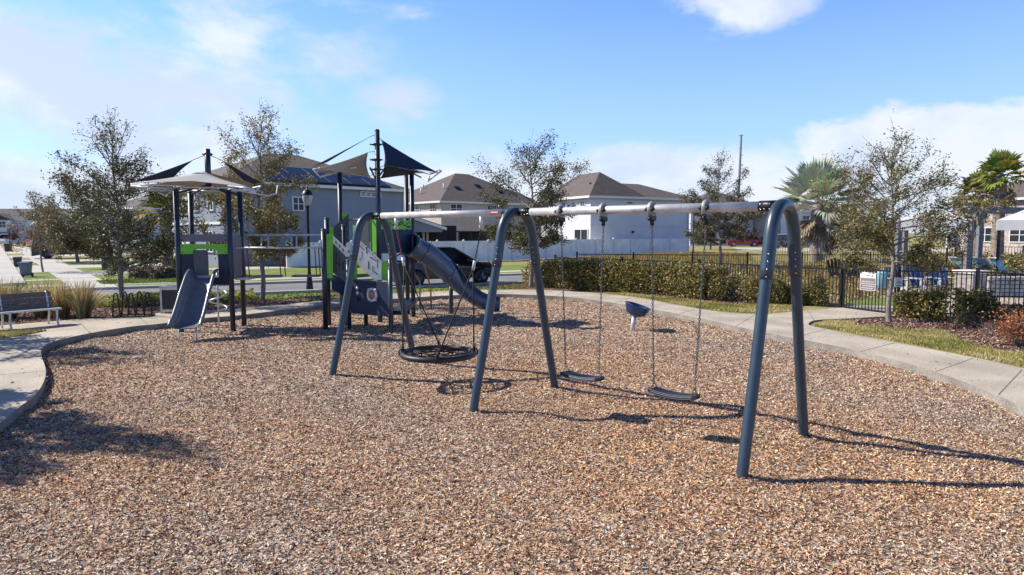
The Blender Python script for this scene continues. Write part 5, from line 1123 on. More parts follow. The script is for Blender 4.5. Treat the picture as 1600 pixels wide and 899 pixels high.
# ------------------------------------------------------------ houses
def house(name, c, ang, L1, D1, ze, zr, wall, roof, label, walls=(), hip=1.0, over=.45, z0=ZL):
    """c = near corner, length L1 along angle ang, depth D1 to the left of it; hip roof"""
    t = thing(name, c, label, 'house'); u = Vector((math.cos(ang), math.sin(ang), 0)); v = Vector((-u.y, u.x, 0)); c = Vector((c.x, c.y, 0))
    q = lambda a, b, z: c + u * a + v * b + Vector((0, 0, z))
    mb = MB(); mb.box(q(L1 / 2, D1 / 2, (ze + z0 - .1) / 2), (L1, D1, ze - z0 + .1), rz=ang); mb.build('wall', wall, t)
    o = over; m = min(L1, D1) / 2 * hip; mb = MB(); e = ze + .02
    if L1 >= D1: r_ = [q(m, D1 / 2, zr), q(L1 - m, D1 / 2, zr)]
    else: r_ = [q(L1 / 2, m, zr), q(L1 / 2, D1 - m, zr)]
    cs = [q(-o, -o, e), q(L1 + o, -o, e), q(L1 + o, D1 + o, e), q(-o, D1 + o, e)]
    fs = [(0, 1, 5, 4), (1, 2, 5), (2, 3, 4, 5), (3, 0, 4), (3, 2, 1, 0)] if L1 >= D1 else [(0, 1, 4), (1, 2, 5, 4), (2, 3, 5), (3, 0, 4, 5), (3, 2, 1, 0)]
    mb.add(cs + r_, fs); rf = mb.build('roof', roof, t)
    mb = MB()
    for i in range(4):
        a, b = cs[i], cs[(i + 1) % 4]; mb.beam(a + Vector((0, 0, -.06)), b + Vector((0, 0, -.06)), .06, .2)
    mb.build('fascia', m_trim, rf)
    return t, q, u, v, rf
def window(t, p, along, n, w, h, frame=m_trim, glass=m_glass, cols=2, bars=True, name='window'):
    along = along.normalized(); ang = math.atan2(along.y, along.x); mb = MB(); f = .07
    for s in (-1, 1): mb.box(p + n * .03 + along * s * (w / 2) + Vector((0, 0, 0)), (f, .10, h + f), rz=ang)
    for s in (-1, 1): mb.box(p + n * .032 + Vector((0, 0, s * h / 2)), (w - f, .10, f), rz=ang)
    if bars:
        for k in range(1, cols): mb.box(p + n * .034 + along * (w * (k / cols - .5)), (.06, .08, h - f), rz=ang)
        mb.box(p + n * .036 , (w - f, .06, .05), rz=ang)
    o = mb.build(name, frame, t); mb = MB(); mb.box(p + n * .012, (w, .03, h), rz=ang); mb.build('pane', glass, o); return o
# grey-blue house with solar panels
h1c = Vector((-17.9, 41.9, 0)); t, q, u, v, rf = house('house', h1c, R(45), 13.9, 11.5, 5.35, 8.0, m_bluewall, m_roof, 'large grey-blue house with solar panels behind the climbing towers')
window(t, q(10.7, -.0, 4.95), u, -v, 1.7, .32, bars=True, cols=4)
window(t, q(5.0, -.0, 4.1), u, -v, .8, .9)
for a in (1.8, 4.4, 7.0, 9.2):
    for z in (4.2,): window(t, q(-.02, a, z), v, -u, .9, 1.2)
window(t, q(-.02, 2.2, 1.6), v, -u, 1.2, 1.3)
mb = MB(); mb.box(q(-.03, 7.0, 1.3), (.06, 4.4, 2.4), rz=R(45)); mb.build('garage_door', m_trim, t)
mb = MB(); mb.box(q(-.05, D1 := 5.75, 2.78), (.05, 11.4, .18), rz=R(45)); mb.build('belt_course', m_trim, t)
mb = MB(); mb.box(q(6.95, -.022, 2.75), (13.6, .04, .12), rz=R(45)); mb.build('belt_course', m_bluewall, t)
for a_ in (.25, 13.6): mb = MB(); mb.box(q(a_, -.06, 2.6), (.09, .08, 5.2), rz=R(45)); mb.build('downpipe', m_trim, t)
sl_n = (q(0, -.45, 5.37) - q(0, 5.75, 8.0)); 
for k in range(6):
    for r_ in range(2):
        a0 = 2.6 + k * 1.62 + (.8 if r_ else 0); a1 = a0 + 1.58; b0_, b1_ = (-.2 + r_ * 1.35), (1.1 + r_ * 1.35)
        if r_ == 1 and k == 5: continue
        zz = lambda b: 5.37 + (b + .45) / 6.2 * 2.63 + .10
        mb = MB(); mb.plate([q(a0, b0_, zz(b0_)), q(a1, b0_, zz(b0_)), q(a1, b1_, zz(b1_)), q(a0, b1_, zz(b1_))], (0, 0, 1), .05); o_ = mb.build('solar_panel', m_solar, rf)
        mb = MB()
        for p_, r2 in ((q(a0, b0_, zz(b0_) + .053), q(a1, b0_, zz(b0_) + .053)), (q(a1, b0_, zz(b0_) + .053), q(a1, b1_, zz(b1_) + .053)), (q(a0, b0_, zz(b0_) + .053), q(a0, b1_, zz(b1_) + .053))): mb.beam(p_, r2, .03, .02)
        mb.build('panel_frame', m_binblk, o_)
# tan house
t, q, u, v, rf = house('house', Vector((-7.7, 73.5, 0)), R(40), 15, 13, 5.5, 9.3, m_tanwall, m_roof, 'tan two-storey house with a screened porch behind the white fence')
window(t, q(2.0, 0, 4.75), u, -v, 1.6, 1.0); window(t, q(7, 0, 4.75), u, -v, 1.4, 1.0)
window(t, q(0, 1.6, 4.7), v, -u, 1.0, 1.3, frame=m_tanwall); window(t, q(0, 5.2, 4.7), v, -u, 1.8, 1.2); window(t, q(0, 9, 4.7), v, -u, 1.0, 1.2)
for a, b in ((4, 2.6), (7.5, 3.4), (10, 2.2)): mb = MB(); mb.box(q(a, b, 5.5 + (b + .45) / 6.95 * 3.8 + .12), (.7, .5, .1), M=(Matrix.Rotation(R(40), 3, 'Z') @ Matrix.Rotation(.5, 3, 'X'))); mb.build('roof_vent', m_black, rf)
for a, b in ((2.4, 3.0), (1.6, 6.5), (2.8, 8.0)): mb = MB(); mb.tube([q(a, b, 5.8 + a * .5), q(a, b, 6.5 + a * .5)], .09, 8); mb.build('vent_pipe', m_trim, rf)
# its patio cover and screened porch
pa, pb = P(648, 341, 56), P(696, 356, 60); t_ = t
mb = MB(); mb.plate([P(630, 335, 56), P(697, 357, 58), P(697, 357, 64), P(630, 335, 64)], (0, 0, 1), .15); mb.build('porch_roof', m_roofg, t_)
mb = MB(); mb.beam(P(628, 335, 55.9), P(698, 358, 57.9), .08, .22); mb.build('porch_fascia', m_trim, t_)
mb = MB(); mb.plate([P(630, 337, 56.2), P(694, 357, 57.9), P(690, 363, 57.9), P(630, 363, 56.2)], (0, 1, 0), .1); mb.build('porch_gable', m_bluewall, t_)
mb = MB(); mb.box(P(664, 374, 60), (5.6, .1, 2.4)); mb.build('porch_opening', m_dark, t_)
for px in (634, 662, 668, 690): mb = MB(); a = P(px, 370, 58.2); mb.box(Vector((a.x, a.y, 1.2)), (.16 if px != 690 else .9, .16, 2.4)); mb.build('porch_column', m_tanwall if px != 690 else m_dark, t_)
s0_, s1_ = P(697, 366, 60), P(775, 366, 62)
mb = MB(); cx = (s0_.x + s1_.x) / 2; w2 = (s1_.x - s0_.x) / 2; mb.add([Vector((cx - w2, 60, 2.3)), Vector((cx + w2, 60, 2.3)), Vector((cx + w2, 66, 2.3)), Vector((cx - w2, 66, 2.3)), Vector((cx - 1.2, 63, 3.5)), Vector((cx + .6, 63, 3.5))], [(0, 1, 5, 4), (1, 2, 5), (2, 3, 4, 5), (3, 0, 4), (3, 2, 1, 0)]); mb.build('screen_roof', m_roofg, t_)
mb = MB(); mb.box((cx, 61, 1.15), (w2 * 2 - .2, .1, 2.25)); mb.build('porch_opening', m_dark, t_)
for k in range(5): mb = MB(); mb.box((cx - w2 + .1 + k * (w2 * 2 - .2) / 4, 60.1, 1.15), (.1, .1, 2.3)); mb.build('porch_column', m_black, t_)
mb = MB(); mb.box((cx - w2 + .6, 60.2, 1.4), (1.0, .12, 1.6)); mb.build('porch_wall', m_whitewall, t_)
# white house
c3 = Vector((7.1, 61, 0)); t, q, u, v, rf = house('house', c3, R(27), 5.6, 9, 5.4, 7.9, m_whitewall, m_roof, 'white two-storey house with a brown hip roof behind the vinyl fence', hip=.98)
qq = q(5.61, .02, 0); mb = MB(); mb.box(q(5.6 + 3, 4.0, 2.7), (6.0, 7.9, 5.3), rz=R(27)); mb.build('wall', m_whitewall, t)
cs = [q(2.5, -.42, 5.41), q(12.1, -.42, 5.41), q(12.1, 8.6, 5.41), q(2.5, 8.6, 5.41), q(2.6, 3.9, 7.0), q(8.3, 3.9, 7.0)]
mb = MB(); mb.add(cs, [(0, 1, 5, 4), (1, 2, 5), (2, 3, 4, 5), (3, 0, 4), (3, 2, 1, 0)]); r3 = mb.build('wing_roof', m_roof, t); mb = MB(); mb.beam(q(6.1, -.44, 5.34), q(12.15, -.44, 5.34), .06, .2); mb.beam(q(12.15, -.42, 5.34), q(12.15, 8.6, 5.34), .06, .2); mb.build('fascia', m_trim, r3)
window(t, q(4.3, 0, 4.9), u, -v, .7, .22, bars=False); window(t, q(0, 1.3, 4.55), v, -u, .7, 1.0); window(t, q(0, 4.6, 4.55), v, -u, .9, 1.0)
window(t, q(0, 1.5, 1.35), v, -u, 2.2, 2.2, cols=2); mb = MB(); mb.box(q(5.8, -.02, 2.78), (11.4, .05, .14), rz=R(27)); mb.build('belt_course', m_whitewall, t)
mb = MB(); mb.box(q(4.7, -.08, 2.2), (.2, .16, .2), rz=R(27)); mb.build('wall_lamp', m_black, t)
mb = MB(); mb.box(q(11.4, -.05, 2.6), (.10, .1, 5.2), rz=R(27)); mb.build('downpipe', m_trim, t)
for a, b in ((1.5, 1.8), (3.6, 1.6)): mb = MB(); mb.box(q(a, b, 5.4 + (b + .4) / 4.9 * 3.9 * .55 + .3), (.8, .35, .12), M=(Matrix.Rotation(R(27), 3, 'Z') @ Matrix.Rotation(.5, 3, 'X'))); mb.build('roof_vent', m_black, rf)
# row of townhouses on the right, behind the cars
t, q, u, v, rf = house('house', Vector((27.5, 104, 0)), R(10), 13.5, 12, 5.6, 8.7, m_whitewall, m_roof, 'white and taupe townhouse behind the red car', hip=1.0)
mb = MB(); mb.box(q(11.9, -.6, 2.8), (3.0, 1.2, 5.4), rz=R(10)); mb.build('bay', m_taupe, t)
window(t, q(8.8, 0, 4.2), u, -v, 1.8, 1.5); window(t, q(3.4, 0, 4.2), u, -v, 1.8, 1.5); mb = MB(); mb.box(q(8.0, -.03, 1.2), (3.6, .06, 2.2), rz=R(10)); mb.build('garage_door', m_trim, t); mb = MB(); mb.box(q(3.0, -.03, 1.2), (2.4, .06, 2.2), rz=R(10)); mb.build('garage_door', m_trim, t)
t, q, u, v, rf = house('house', Vector((42.2, 106, 0)), R(8), 13, 11, 5.4, 7.4, m_whitewall, m_roof, 'white townhouse behind the silver fan palm', hip=1.0)
for a in (2.5, 4.2, 8.5): window(t, q(a, 0, 4.1), u, -v, 1.1, 1.3)
mb = MB(); mb.box(q(3.4, -.03, 1.2), (4.4, .06, 2.2), rz=R(8)); mb.build('garage_door', m_trim, t)
# stone coloured house on the right
t, q, u, v, rf = house('house', Vector((58.3, 61.5, 0)), R(116), 10.5, 12, 5.2, 7.6, m_stone, m_roof, 'pinkish stone coloured house behind the pool cabanas')
window(t, q(7.5, 12.02, 1.95), u, v, 1.8, 1.3); window(t, q(4.6, 12.02, 1.95), u, v, 1.6, 1.3); window(t, q(9.2, 12.02, 4.6), u, v, .9, .6); window(t, q(3.2, 12.02, 4.3), u, v, 1.4, 1.0)
mb = MB(); mb.box(q(5.25, 12.03, 4.9), (10.3, .05, .58), rz=R(116)); mb.build('frieze', m_taupe, t)
# far white townhouse row on the left
t, q, u, v, rf = house('house', Vector((-112, 119, 0)), R(6), 56, 12, 4.35, 6.5, m_whitewall, m_roofg, 'long far row of white townhouses at the end of the side street', hip=.5)
for k in range(7):
    a = 3 + k * 7.6
    mb = MB(); mb.box(q(a + 2, -.5, 2.3), (5.0, 1.0, 4.5), rz=R(6)); mb.build('bay', m_whitewall, t)
    mb = MB(); mb.add([q(a - .8, -1.2, 4.3), q(a + 4.8, -1.2, 4.3), q(a + 2, -1.2, 5.5), q(a + 2, 4.0, 5.5), q(a - .8, 2, 4.4), q(a + 4.8, 2, 4.4)], [(0, 1, 2), (0, 2, 3, 4), (1, 5, 3, 2)]); mb.build('gable_roof', m_roofg, t)
    window(t, q(a + 1.2, -1.0, 3.5), u, -v, 1.2, 1.1); window(t, q(a + 3.0, -1.0, 3.5), u, -v, 1.2, 1.1)
    mb = MB(); mb.box(q(a + 2, -1.04, 1.15), (4.2, .06, 2.0), rz=R(6)); mb.build('garage_door', m_bingry, t)
t, q, u, v, rf = house('house', Vector((-40, 72, 0)), R(50), 12, 11, 4.8, 7.0, m_whitewall, m_roof, 'pale house half hidden behind the dense dark oak')
window(t, q(3, 0, 3.8), u, -v, 1.6, 1.2); window(t, q(8, 0, 3.8), u, -v, 1.6, 1.2); window(t, q(0, 4, 3.8), v, -u, 1.6, 1.2); mb = MB(); mb.box(q(-.03, 6, 1.3), (.06, 4.6, 2.3), rz=R(50)); mb.build('garage_door', m_trim, t)

# utility pole
q = P(1153, 300, 120); t = thing('utility_pole', Vector((q.x, q.y, ZL)), 'tall grey utility pole with short arms above the townhouse roofs', 'utility pole'); zt = P(1155, 211, 120).z
mb = MB(); mb.tube([Vector((q.x, q.y, 0)), Vector((q.x + .3, q.y, zt))], [.26, .18], 12); mb.build('pole', m_wood, t); mb = MB()
for py, w in ((212, .7), (232, .55), (243, .7), (258, .7)): p = P(1155, py, 120); mb.beam(p, p + Vector((w, 0, .05)), .09, .09)
mb.build('arm', m_wood, t)

# ------------------------------------------------------------ vehicles
def car(name, loc, ang, L_, Wd, H, paint, label, kind='suv', group=None, cat='car'):
    """lofted body shell with greenhouse, wheels, lights; +x is the front; loc on the road"""
    t = thing(name, loc, label, cat, group); Rz = Matrix.Rotation(ang, 3, 'Z'); loc = Vector(loc)
    T = lambda x, y, z: loc + Rz @ Vector((x * L_, y * Wd / 2, z * H))
    if kind == 'pickup': up = [(-.5, .38), (-.5, .60), (-.20, .61), (-.19, .62), (.20, .62), (.44, .57), (.5, .48), (.5, .2)]; gh = [(-.19, .60), (-.16, .97), (.07, 1.0), (.22, .62)]
    elif kind == 'sedan': up = [(-.5, .35), (-.5, .60), (-.40, .68), (-.3, .68), (.20, .66), (.42, .58), (.5, .45), (.5, .2)]; gh = [(-.42, .67), (-.22, .98), (.06, 1.0), (.26, .65)]
    else: up = [(-.5, .30), (-.5, .58), (-.47, .64), (-.3, .66), (.22, .64), (.44, .56), (.5, .42), (.5, .2)]; gh = [(-.47, .63), (-.38, .95), (-.1, 1.0), (.06, .99), (.27, .63)]
    # arches
    rw = .165 if kind != 'pickup' else .18; wx = (-.305, .315); wr = .215 * H; lowz = .13
    low = [(.5, lowz)]
    for c in (wx[1], wx[0]):
        for k in range(9):
            a = math.pi * k / 8; low.append((c + math.cos(a) * wr * 1.14 / L_, max(lowz, .20 + math.sin(a) * wr * 1.14 / H)))
    low.append((-.5, lowz)); prof = up + low
    mb = MB(); n = len(prof); lev = [(-1, 0), (-.97, 1), (.97, 1), (1, 0)]; vs = []
    for y in (-.93, -1.0, 1.0, .93):
        for x, z in prof:
            s = 1 - .03 * (abs(y) < .95); vs.append(T(x, y * (1 - .10 * max(0, abs(x) - .38) / .12), z))
    fs = [tuple(range(n))]
    vs = []
    for y, zs in ((-.90, .985), (-1.0, .96), (1.0, .96), (.90, .985)):
        for x, z in prof: vs.append(T(x, y * (1 - .14 * max(0, abs(x) - .38) / .12), z if abs(y) < .95 else min(z, z * zs)))
    fs = [tuple(range(n)), tuple(range(3 * n, 4 * n))[::-1]] + [(i * n + j, (i + 1) * n + j, (i + 1) * n + (j + 1) % n, i * n + (j + 1) % n) for i in range(3) for j in range(n)]
    mb.add(vs, fs, 0, False); body = mb.build('body', paint, t, bevel=.03)
    mb = MB(); g = len(gh); vs = [T(x, y * (.90 if z < .8 else .74), z) for y in (-1, 1) for x, z in gh]
    mb.add(vs, [tuple(range(g)), tuple(range(g, 2 * g))[::-1]] + [(j, g + j, g + (j + 1) % g, (j + 1) % g) for j in range(g)]); mb.build('windows', m_carglass, t, bevel=.02)
    mb = MB(); top_ = [p for p in gh if p[1] > .9]; a, b = top_[0], top_[-1]
    mb.add([T(x, y, z) for x, y, z in ((a[0] - .01, -.75, .985), (b[0] + .01, -.75, .985), (b[0] + .01, .75, .985), (a[0] - .01, .75, .985), (a[0] + .02, -.68, 1.012), (b[0] - .02, -.68, 1.012), (b[0] - .02, .68, 1.012), (a[0] + .02, .68, 1.012))], [(0, 1, 5, 4), (1, 2, 6, 5), (2, 3, 7, 6), (3, 0, 4, 7), (4, 5, 6, 7), (3, 2, 1, 0)])
    for s in (-1, 1):
        for p_, q_ in ((gh[0], gh[1]), (gh[-2], gh[-1])): mb.beam(T(p_[0], s * (.91 if p_[1] < .8 else .75), p_[1]), T(q_[0], s * (.91 if q_[1] < .8 else .75), q_[1]), .05, .05)
        xm = (a[0] + b[0]) / 2 - .01; mb.beam(T(xm, s * .76, .985), T(xm, s * .92, .63), .06, .03)
    mb.build('roof', paint, t)
    for x in wx:
        for s in (-1, 1):
            c = T(x, s * .90, 0) + Vector((0, 0, wr)); M_ = Rz @ Matrix.Rotation(math.pi / 2, 3, 'X'); mb = MB()
            mb.lathe(c, [(wr * .62, -.11), (wr * .93, -.115), (wr, -.07), (wr, .07), (wr * .93, .115), (wr * .62, .11)], 20, 0, M_); wh = mb.build('wheel', m_rubber, t)
            mb = MB(); mb.lathe(c, [(wr * .63, -.10), (wr * .56, -.07), (.001, -.065)], 16, 0, M_); mb.lathe(c, [(wr * .63, .10), (wr * .56, .07), (.001, .065)], 16, 0, M_)
            for k in range(5):
                a_ = k * 2 * math.pi / 5
                for e in (-1, 1): mb.beam(c + M_ @ Vector((0, 0, e * .1)), c + M_ @ Vector((math.cos(a_) * wr * .6, math.sin(a_) * wr * .6, e * .1)), .05, .02)
            mb.build('rim', m_steel if paint is not m_carblk else m_cargry, wh)
    for s in (-1, 1):
        mb = MB(); mb.box(T(.487, s * .72, .50), (.10, .28, .12 * H), rz=ang); mb.build('headlight', m_lamp, t)
        mb = MB(); mb.box(T(-.492, s * .80, .52), (.08, .2, .16 * H), rz=ang); mb.build('tail_light', m_redlab, t)
        mb = MB(); mb.box(T(.17, s * 1.05, .68), (.12, .16, .10), rz=ang); mb.build('mirror', paint, t, bevel=.02)
        mb = MB(); mb.box(T(-.02, s * .985, .50), (.16, .03, .02), rz=ang); mb.build('door_handle', m_chrome, t)
    return t
aU = math.atan2(Ud.y, Ud.x)
q = Vector((-Ud.y, Ud.x, 0))
car('parked_car', r0 + Ud * 4.7 + q * 1.15 + Vector((0, 0, .006)), aU, 4.5, 1.85, 1.52, m_carblk, 'black car parked on the street behind the tube slide', 'sedan')
GP = 'cars parked in front of the far houses'
def cat_(px, Y): return Vector((P(px, 380, Y).x, Y, ZL + .012))
car('parked_car', cat_(1161, 97), R(172), 4.5, 1.8, 1.6, m_carred, 'bright red car parked in front of the white and taupe townhouse', 'suv', GP)
car('parked_car', cat_(1196, 99), R(175), 4.4, 1.8, 1.5, m_cargry, 'dark grey car right behind the red car', 'sedan', GP)
car('parked_car', cat_(1226, 92), R(100), 4.6, 1.8, 1.65, m_carblk, 'black car seen between the right-hand arched legs', 'suv', GP)
car('parked_car', cat_(1215, 100), R(95), 4.6, 1.8, 1.75, m_carwht, 'white topped car behind the black car on the driveway', 'suv', GP)
car('parked_car', cat_(1308, 78), R(195), 4.8, 1.9, 1.7, m_cargry, 'dark blue-grey car parked right of the silver fan palm', 'suv', GP)
car('parked_car', cat_(1332, 84), R(192), 5.2, 1.95, 1.9, m_carslv, 'silver pickup behind the slim oak by the pool', 'pickup', GP)
car('parked_car', cat_(12, 106), R(-75), 4.7, 1.9, 1.75, m_carwht, 'white car at the far end of the side street', 'suv', GP)
car('parked_car', cat_(54, 101), R(150), 4.4, 1.8, 1.5, m_carred, 'small red car on a driveway at the end of the side street', 'sedan', GP)
car('parked_car', cat_(78, 92), R(160), 4.6, 1.9, 1.7, m_carblk, 'black car beside the small red car down the side street', 'suv', GP)
car('parked_truck', cat_(110, 55), R(38), 5.3, 1.95, 1.75, m_carblk, 'black pickup truck on a driveway behind the dense dark oak', 'pickup', GP, 'truck')

# ------------------------------------------------------------ bins, utility box, mailbox
def bin_(loc, ang, body, lid, label, h=1.0, group='wheeled bins by the driveways'):
    t = thing('wheeled_bin', loc, label, 'bin', group); Rz = Matrix.Rotation(ang, 3, 'Z'); mb = MB(); sc_h = h / 1.02; a, b = .24 * sc_h, .31 * sc_h
    mb.add([loc + Rz @ Vector(p) for p in [(-a, -a, .06), (a, -a, .06), (a, a, .06), (-a, a, .06), (-b, -b, h * .9), (b, -b, h * .9), (b, b, h * .9), (-b, b, h * .9)]], [(0, 1, 5, 4), (1, 2, 6, 5), (2, 3, 7, 6), (3, 0, 4, 7), (3, 2, 1, 0), (4, 5, 6, 7)]); mb.build('body', body, t, bevel=.03)
    mb = MB(); mb.add([loc + Rz @ Vector(p) for p in [(-b - .03, -b - .05, h * .905), (b + .03, -b - .05, h * .905), (b + .03, b + .05, h * .905), (-b - .03, b + .05, h * .905), (-b, -b * .9, h * .96), (b, -b * .9, h * .96), (b, b, h), (-b, b, h)]], [(0, 1, 5, 4), (1, 2, 6, 5), (2, 3, 7, 6), (3, 0, 4, 7), (3, 2, 1, 0), (4, 5, 6, 7)]); mb.build('lid', lid, t, bevel=.02)
    for s in (-1, 1): mb = MB(); mb.lathe(loc + Rz @ Vector((s * .26 * sc_h, .27 * sc_h, .1)), [(.001, -.03), (.1, -.03), (.1, .03), (.001, .03)], 12, 0, Rz @ Matrix.Rotation(math.pi / 2, 3, 'Y')); mb.build('wheel', m_rubber, t)
bin_(G(41, 433, ZL), .3, m_bingry, m_binblu, 'grey wheeled bin with a blue lid beside the side street', .74)
bin_(Vector((P(28, 417, 40).x, 40, ZL)), .5, m_binblk, m_binblk, 'charcoal wheeled bin beyond the blue lidded bin', .68)
bin_(Vector((P(13, 390, 72).x, 72, ZL)), .2, m_binblk, m_binblk, 'dark wheeled bin far down the side street near the white car', .95)
bin_(Vector((P(1214, 390, 84).x, 84, ZL)), 0, m_bingry, m_bingry, 'grey green wheeled bin on the far kerb seen between the arched legs', .95)
bin_(Vector((P(1290, 385, 76).x, 76, ZL)), 0, m_vinyl, m_binblu, 'pale wheeled bin with a blue lid behind the silver fan palm', 1.0)
q = G(173, 422, ZL) + Vector((0, .5, 0)); t = thing('utility_box', q, 'dark green utility cabinet on the lawn under the dense dark oak', 'utility box'); mb = MB(); mb.box(q + Vector((0, 0, .32)), (1.15, .9, .64), rz=.2); mb.build('cabinet', m_bingrn, t, bevel=.03)
mb = MB(); mb.box(q + Vector((0, 0, .68)), (1.2, .95, .07), rz=.2); mb.build('lid', m_bingrn, t, bevel=.02)
q = FP(1076, 57) * 1.0

# ------------------------------------------------------------ pool area
def cabana(cx, cy, w, d, ze, zr, rz, label, pw=.10, pm_=None):
    t = thing('cabana', (cx, cy, ZL), label, 'cabana', 'white canvas pool cabanas'); Rz = Matrix.Rotation(rz, 3, 'Z'); c = Vector((cx, cy, 0)); k = lambda x, y, z: c + Rz @ Vector((x * w / 2, y * d / 2, z)); mb = MB()
    mb.add([k(-1, -1, ze), k(1, -1, ze), k(1, 1, ze), k(-1, 1, ze), k(-.12, -.12, zr), k(.12, -.12, zr), k(.12, .12, zr), k(-.12, .12, zr)], [(0, 1, 5, 4), (1, 2, 6, 5), (2, 3, 7, 6), (3, 0, 4, 7), (4, 5, 6, 7)]); mb.build('canopy', m_canvas, t); mb = MB()
    for a, b in (((-1, -1), (1, -1)), ((1, -1), (1, 1)), ((1, 1), (-1, 1)), ((-1, 1), (-1, -1))): mb.beam(k(a[0] * 1.004, a[1] * 1.004, ze - .21), k(b[0] * 1.004, b[1] * 1.004, ze - .21), .012, .42)
    mb.build('valance', m_canvas, t)
    for a in (-1, 1):
        for b in (-1, 1): mb = MB(); p = k(a * .94, b * .94, 0); mb.box((p.x, p.y, ze / 2), (pw, pw, ze), rz=rz + .62 * (pw > .15)); mb.build('post', pm_ or m_black, t)
    return t
def cab(px0, w, d, zr, label, *a):
    A = P(px0, 350, 28); xd = Vector((.81, -.58, 0)); yd = Vector((.58, .81, 0)); c = A + xd * w / 2 + yd * d / 2; cabana(c.x, c.y, w, d, 2.72, zr, -.62, label, *a)
cab(1402, 2.55, 2.6, 3.2, 'white canvas cabana between the slim oak and the tall sabal palm', .18, m_wood)
cab(1558, 3.0, 2.8, 3.35, 'white canvas cabana at the right edge of the pool deck')
t = thing('pergola', (P(1529, 400, 33).x, 33, ZL), 'grey timber pergola beam across two posts behind the pool cabanas', 'pergola')
for px, Y in ((1529, 33), (1640, 33.5)): mb = MB(); p = P(px, 400, Y); mb.box((p.x, p.y, 1.6), (.22, .22, 3.3)); mb.build('post', m_wood, t)
mb = MB(); mb.beam(P(1500, 330, 33), P(1660, 331, 33.5), .14, .24); mb.build('beam', m_wood, t)
mb = MB(); mb.beam(P(1512, 326, 36), P(1650, 328, 36.5), .14, .2); mb.build('beam', m_wood, t)
def lounger(px, Y, label, rz=2.6):
    q = Vector((P(px, 400, Y).x, Y, ZL + .03)); t = thing('pool_lounger', q, label, 'pool lounger', 'blue pool loungers with raised backs'); Rz = Matrix.Rotation(rz, 3, 'Z'); k = lambda x, y, z: q + Rz @ Vector((x, y, z))
    mb = MB(); mb.plate([k(-.05, -.3, .36), k(-.05, .3, .36), k(1.3, .3, .36), k(1.3, -.3, .36)], (0, 0, 1), .03); mb.build('seat', m_sling, t)
    mb = MB(); mb.plate([k(-.05, -.3, .37), k(-.05, .3, .37), k(-.52, .3, .98), k(-.52, -.3, .98)], Rz @ Vector((.79, 0, .6)), .03); mb.build('backrest', m_sling, t)
    mb = MB()
    for s in (-1, 1): mb.tube([k(-.56, s * .33, 1.0), k(-.05, s * .33, .36), k(1.32, s * .33, .36)], .022, 6)
    mb.tube([k(-.56, -.33, 1.0), k(-.56, .33, 1.0)], .022, 6); mb.build('frame', m_whitem, t)
    for x in (.1, 1.2):
        for s in (-1, 1): mb = MB(); mb.tube([k(x, s * .33, 0), k(x, s * .33, .36)], .022, 6); mb.build('leg', m_whitem, t)
lounger(1509, 29.8, 'blue pool lounger left of the grey cabana post', .08); lounger(1533, 30.2, 'blue pool lounger just right of the grey cabana post', .08)
lounger(1550, 28.6, 'blue pool lounger left of the sabal palm trunk', .08); lounger(1572, 29.0, 'blue pool lounger right of the sabal palm trunk', .08)
def chair(px, Y, label, rz, m1, m2, sc=1.0, name='pool_chair', cat='chair', group='white framed blue pool chairs', z0=ZL + .03):
    q = Vector((P(px, 400, Y).x, Y, z0)); t = thing(name, q, label, cat, group); Rz = Matrix.Rotation(rz, 3, 'Z'); k = lambda x, y, z: q + Rz @ Vector((x, y, z)) * sc
    mb = MB()
    for i in range(5): y = -.24 + i * .12; mb.plate([k(y - .045, -.28, .36), k(y + .045, -.28, .36), k(y + .045, .26, .30), k(y - .045, .26, .30)], (0, 0, 1), .02)
    mb.build('seat', m1, t); mb = MB()
    for i in range(5): x = -.24 + i * .12; tp = .98 - abs(i - 2) * .045; mb.plate([k(x - .05, .24, .28), k(x + .05, .24, .28), k(x * 1.15 + .05, .55, tp), k(x * 1.15 - .05, .55, tp)], Rz @ Vector((0, 1, .3)), .02)
    mb.build('backrest', m1, t)
    for s in (-1, 1): mb = MB(); mb.beam(k(s * .33, -.32, .56), k(s * .33, .42, .56), .10, .025); mb.build('armrest', m2, t); mb = MB(); mb.beam(k(s * .33, -.28, 0), k(s * .33, -.28, .55), .03, .08); mb.build('leg', m2, t); mb = MB(); mb.beam(k(s * .31, -.28, .3), k(s * .31, .7, .02), .03, .09); mb.build('leg', m2, t)
chair(1312, 28.5, 'dark brown slatted lawn chair in the dry grass behind the gate post', 2.4, m_brownw, m_brownw, 1.05, 'lawn_chair', group='dark brown slatted lawn chairs'); chair(1344, 27.5, 'dark brown slatted lawn chair seen above the rules sign', .3, m_brownw, m_brownw, 1.1, 'lawn_chair', group='dark brown slatted lawn chairs')
chair(1447, 27.5, 'tall dark slatted chair left of the pergola posts', .9, m_brownw, m_brownw, 1.25, 'lawn_chair', group='dark brown slatted lawn chairs')
chair(1418, 22.5, 'blue and white slatted pool chair right behind the slim oak', .4, m_deepblue, m_whitem, 1.0); chair(1448, 22.8, 'blue and white slatted pool chair in the middle of its row', .2, m_deepblue, m_whitem, 1.0); chair(1477, 23.0, 'blue and white slatted pool chair left of the stone pillar', -.1, m_deepblue, m_whitem, 1.0)
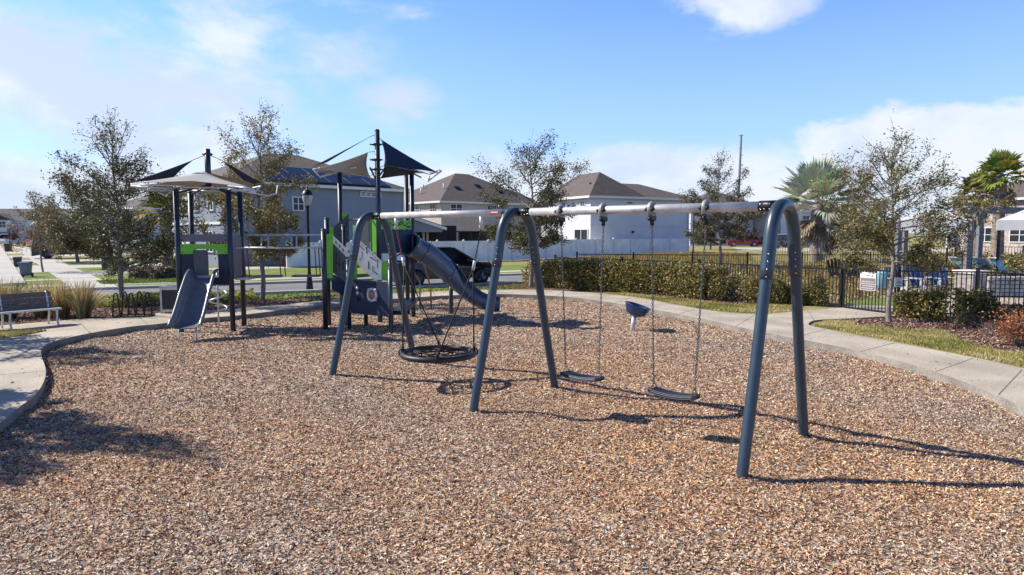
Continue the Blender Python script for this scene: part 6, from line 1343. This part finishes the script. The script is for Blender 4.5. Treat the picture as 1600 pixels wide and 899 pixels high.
chair(1586, 27.0, 'white framed armchair with a blue cushion at the right edge', .6, m_sling, m_whitem, 1.0)
q = Vector((P(1380, 430, 23).x, 23, ZL + .03)); t = thing('towel_bin', q, 'round pale blue bin behind the rules sign', 'bin'); mb = MB(); mb.lathe(q, [(.001, 0), (.2, 0), (.22, .7), (.23, .74), (.2, .8), (.001, .84)], 18); mb.build('drum', m_sling, t)
# stone pillar and low wall
q = Vector((P(1514, 470, 19.6).x, 19.6, 0)); t = thing('stone_pillar', q, 'stacked stone pillar with a pale cap behind the pool fence', 'pillar'); mb = MB(); rz = .35
mb.box(q + Vector((0, 0, .5)), (.55, .55, 1.06), rz=rz); mb.build('shaft', m_stackst, t); mb = MB(); mb.box(q + Vector((0, 0, 1.08)), (.66, .66, .09), rz=rz); mb.build('cap', m_trim, t, bevel=.012)
q = Vector((P(1610, 440, 22).x, 22, 0)); t = thing('stone_wall', q, 'low pale stone block wall below the blue loungers', 'wall'); 
for r_ in range(5):
    mb = MB(); x = -1.5 + (.2 if r_ % 2 else 0)
    while x < 2.4:
        w_ = rnd.uniform(.25, .5); mb.box(q + Vector((x + w_ / 2, rnd.uniform(-.01, .01), .2 + r_ * .13)), (w_ - .03, .35, .10)); x += w_
    mb.build('stone_course', m_sand, t, bevel=.012)
mb = MB(); mb.box(q + Vector((.45, .02, .44)), (3.8, .26, .62)); mb.build('core', m_stackst, t)
# white control board on a stand
q = Vector((P(1489, 380, 31).x, 31, ZL)); t = thing('display_board', q, 'white board with two columns of dark dots behind the cabana', 'board'); c = P(1489, 377, 31); mb = MB(); mb.box(c, (.60, .08, .60)); mb.build('board', m_signw, t, bevel=.01); mb = MB()
for i in range(2):
    for j in range(3): mb.ball(c + Vector((-.18 + i * .2, -.045, .17 - j * .18)), .045, 8, 0, (1, .2, 1))
mb.build('dots', m_black, t)
for s in (-1, 1): mb = MB(); mb.box(Vector((c.x + s * .2, c.y + .08, c.z / 2)), (.06, .06, c.z)); mb.build('leg', m_black, t)
q = Vector((P(1503, 375, 37).x + .4, 37, ZL))
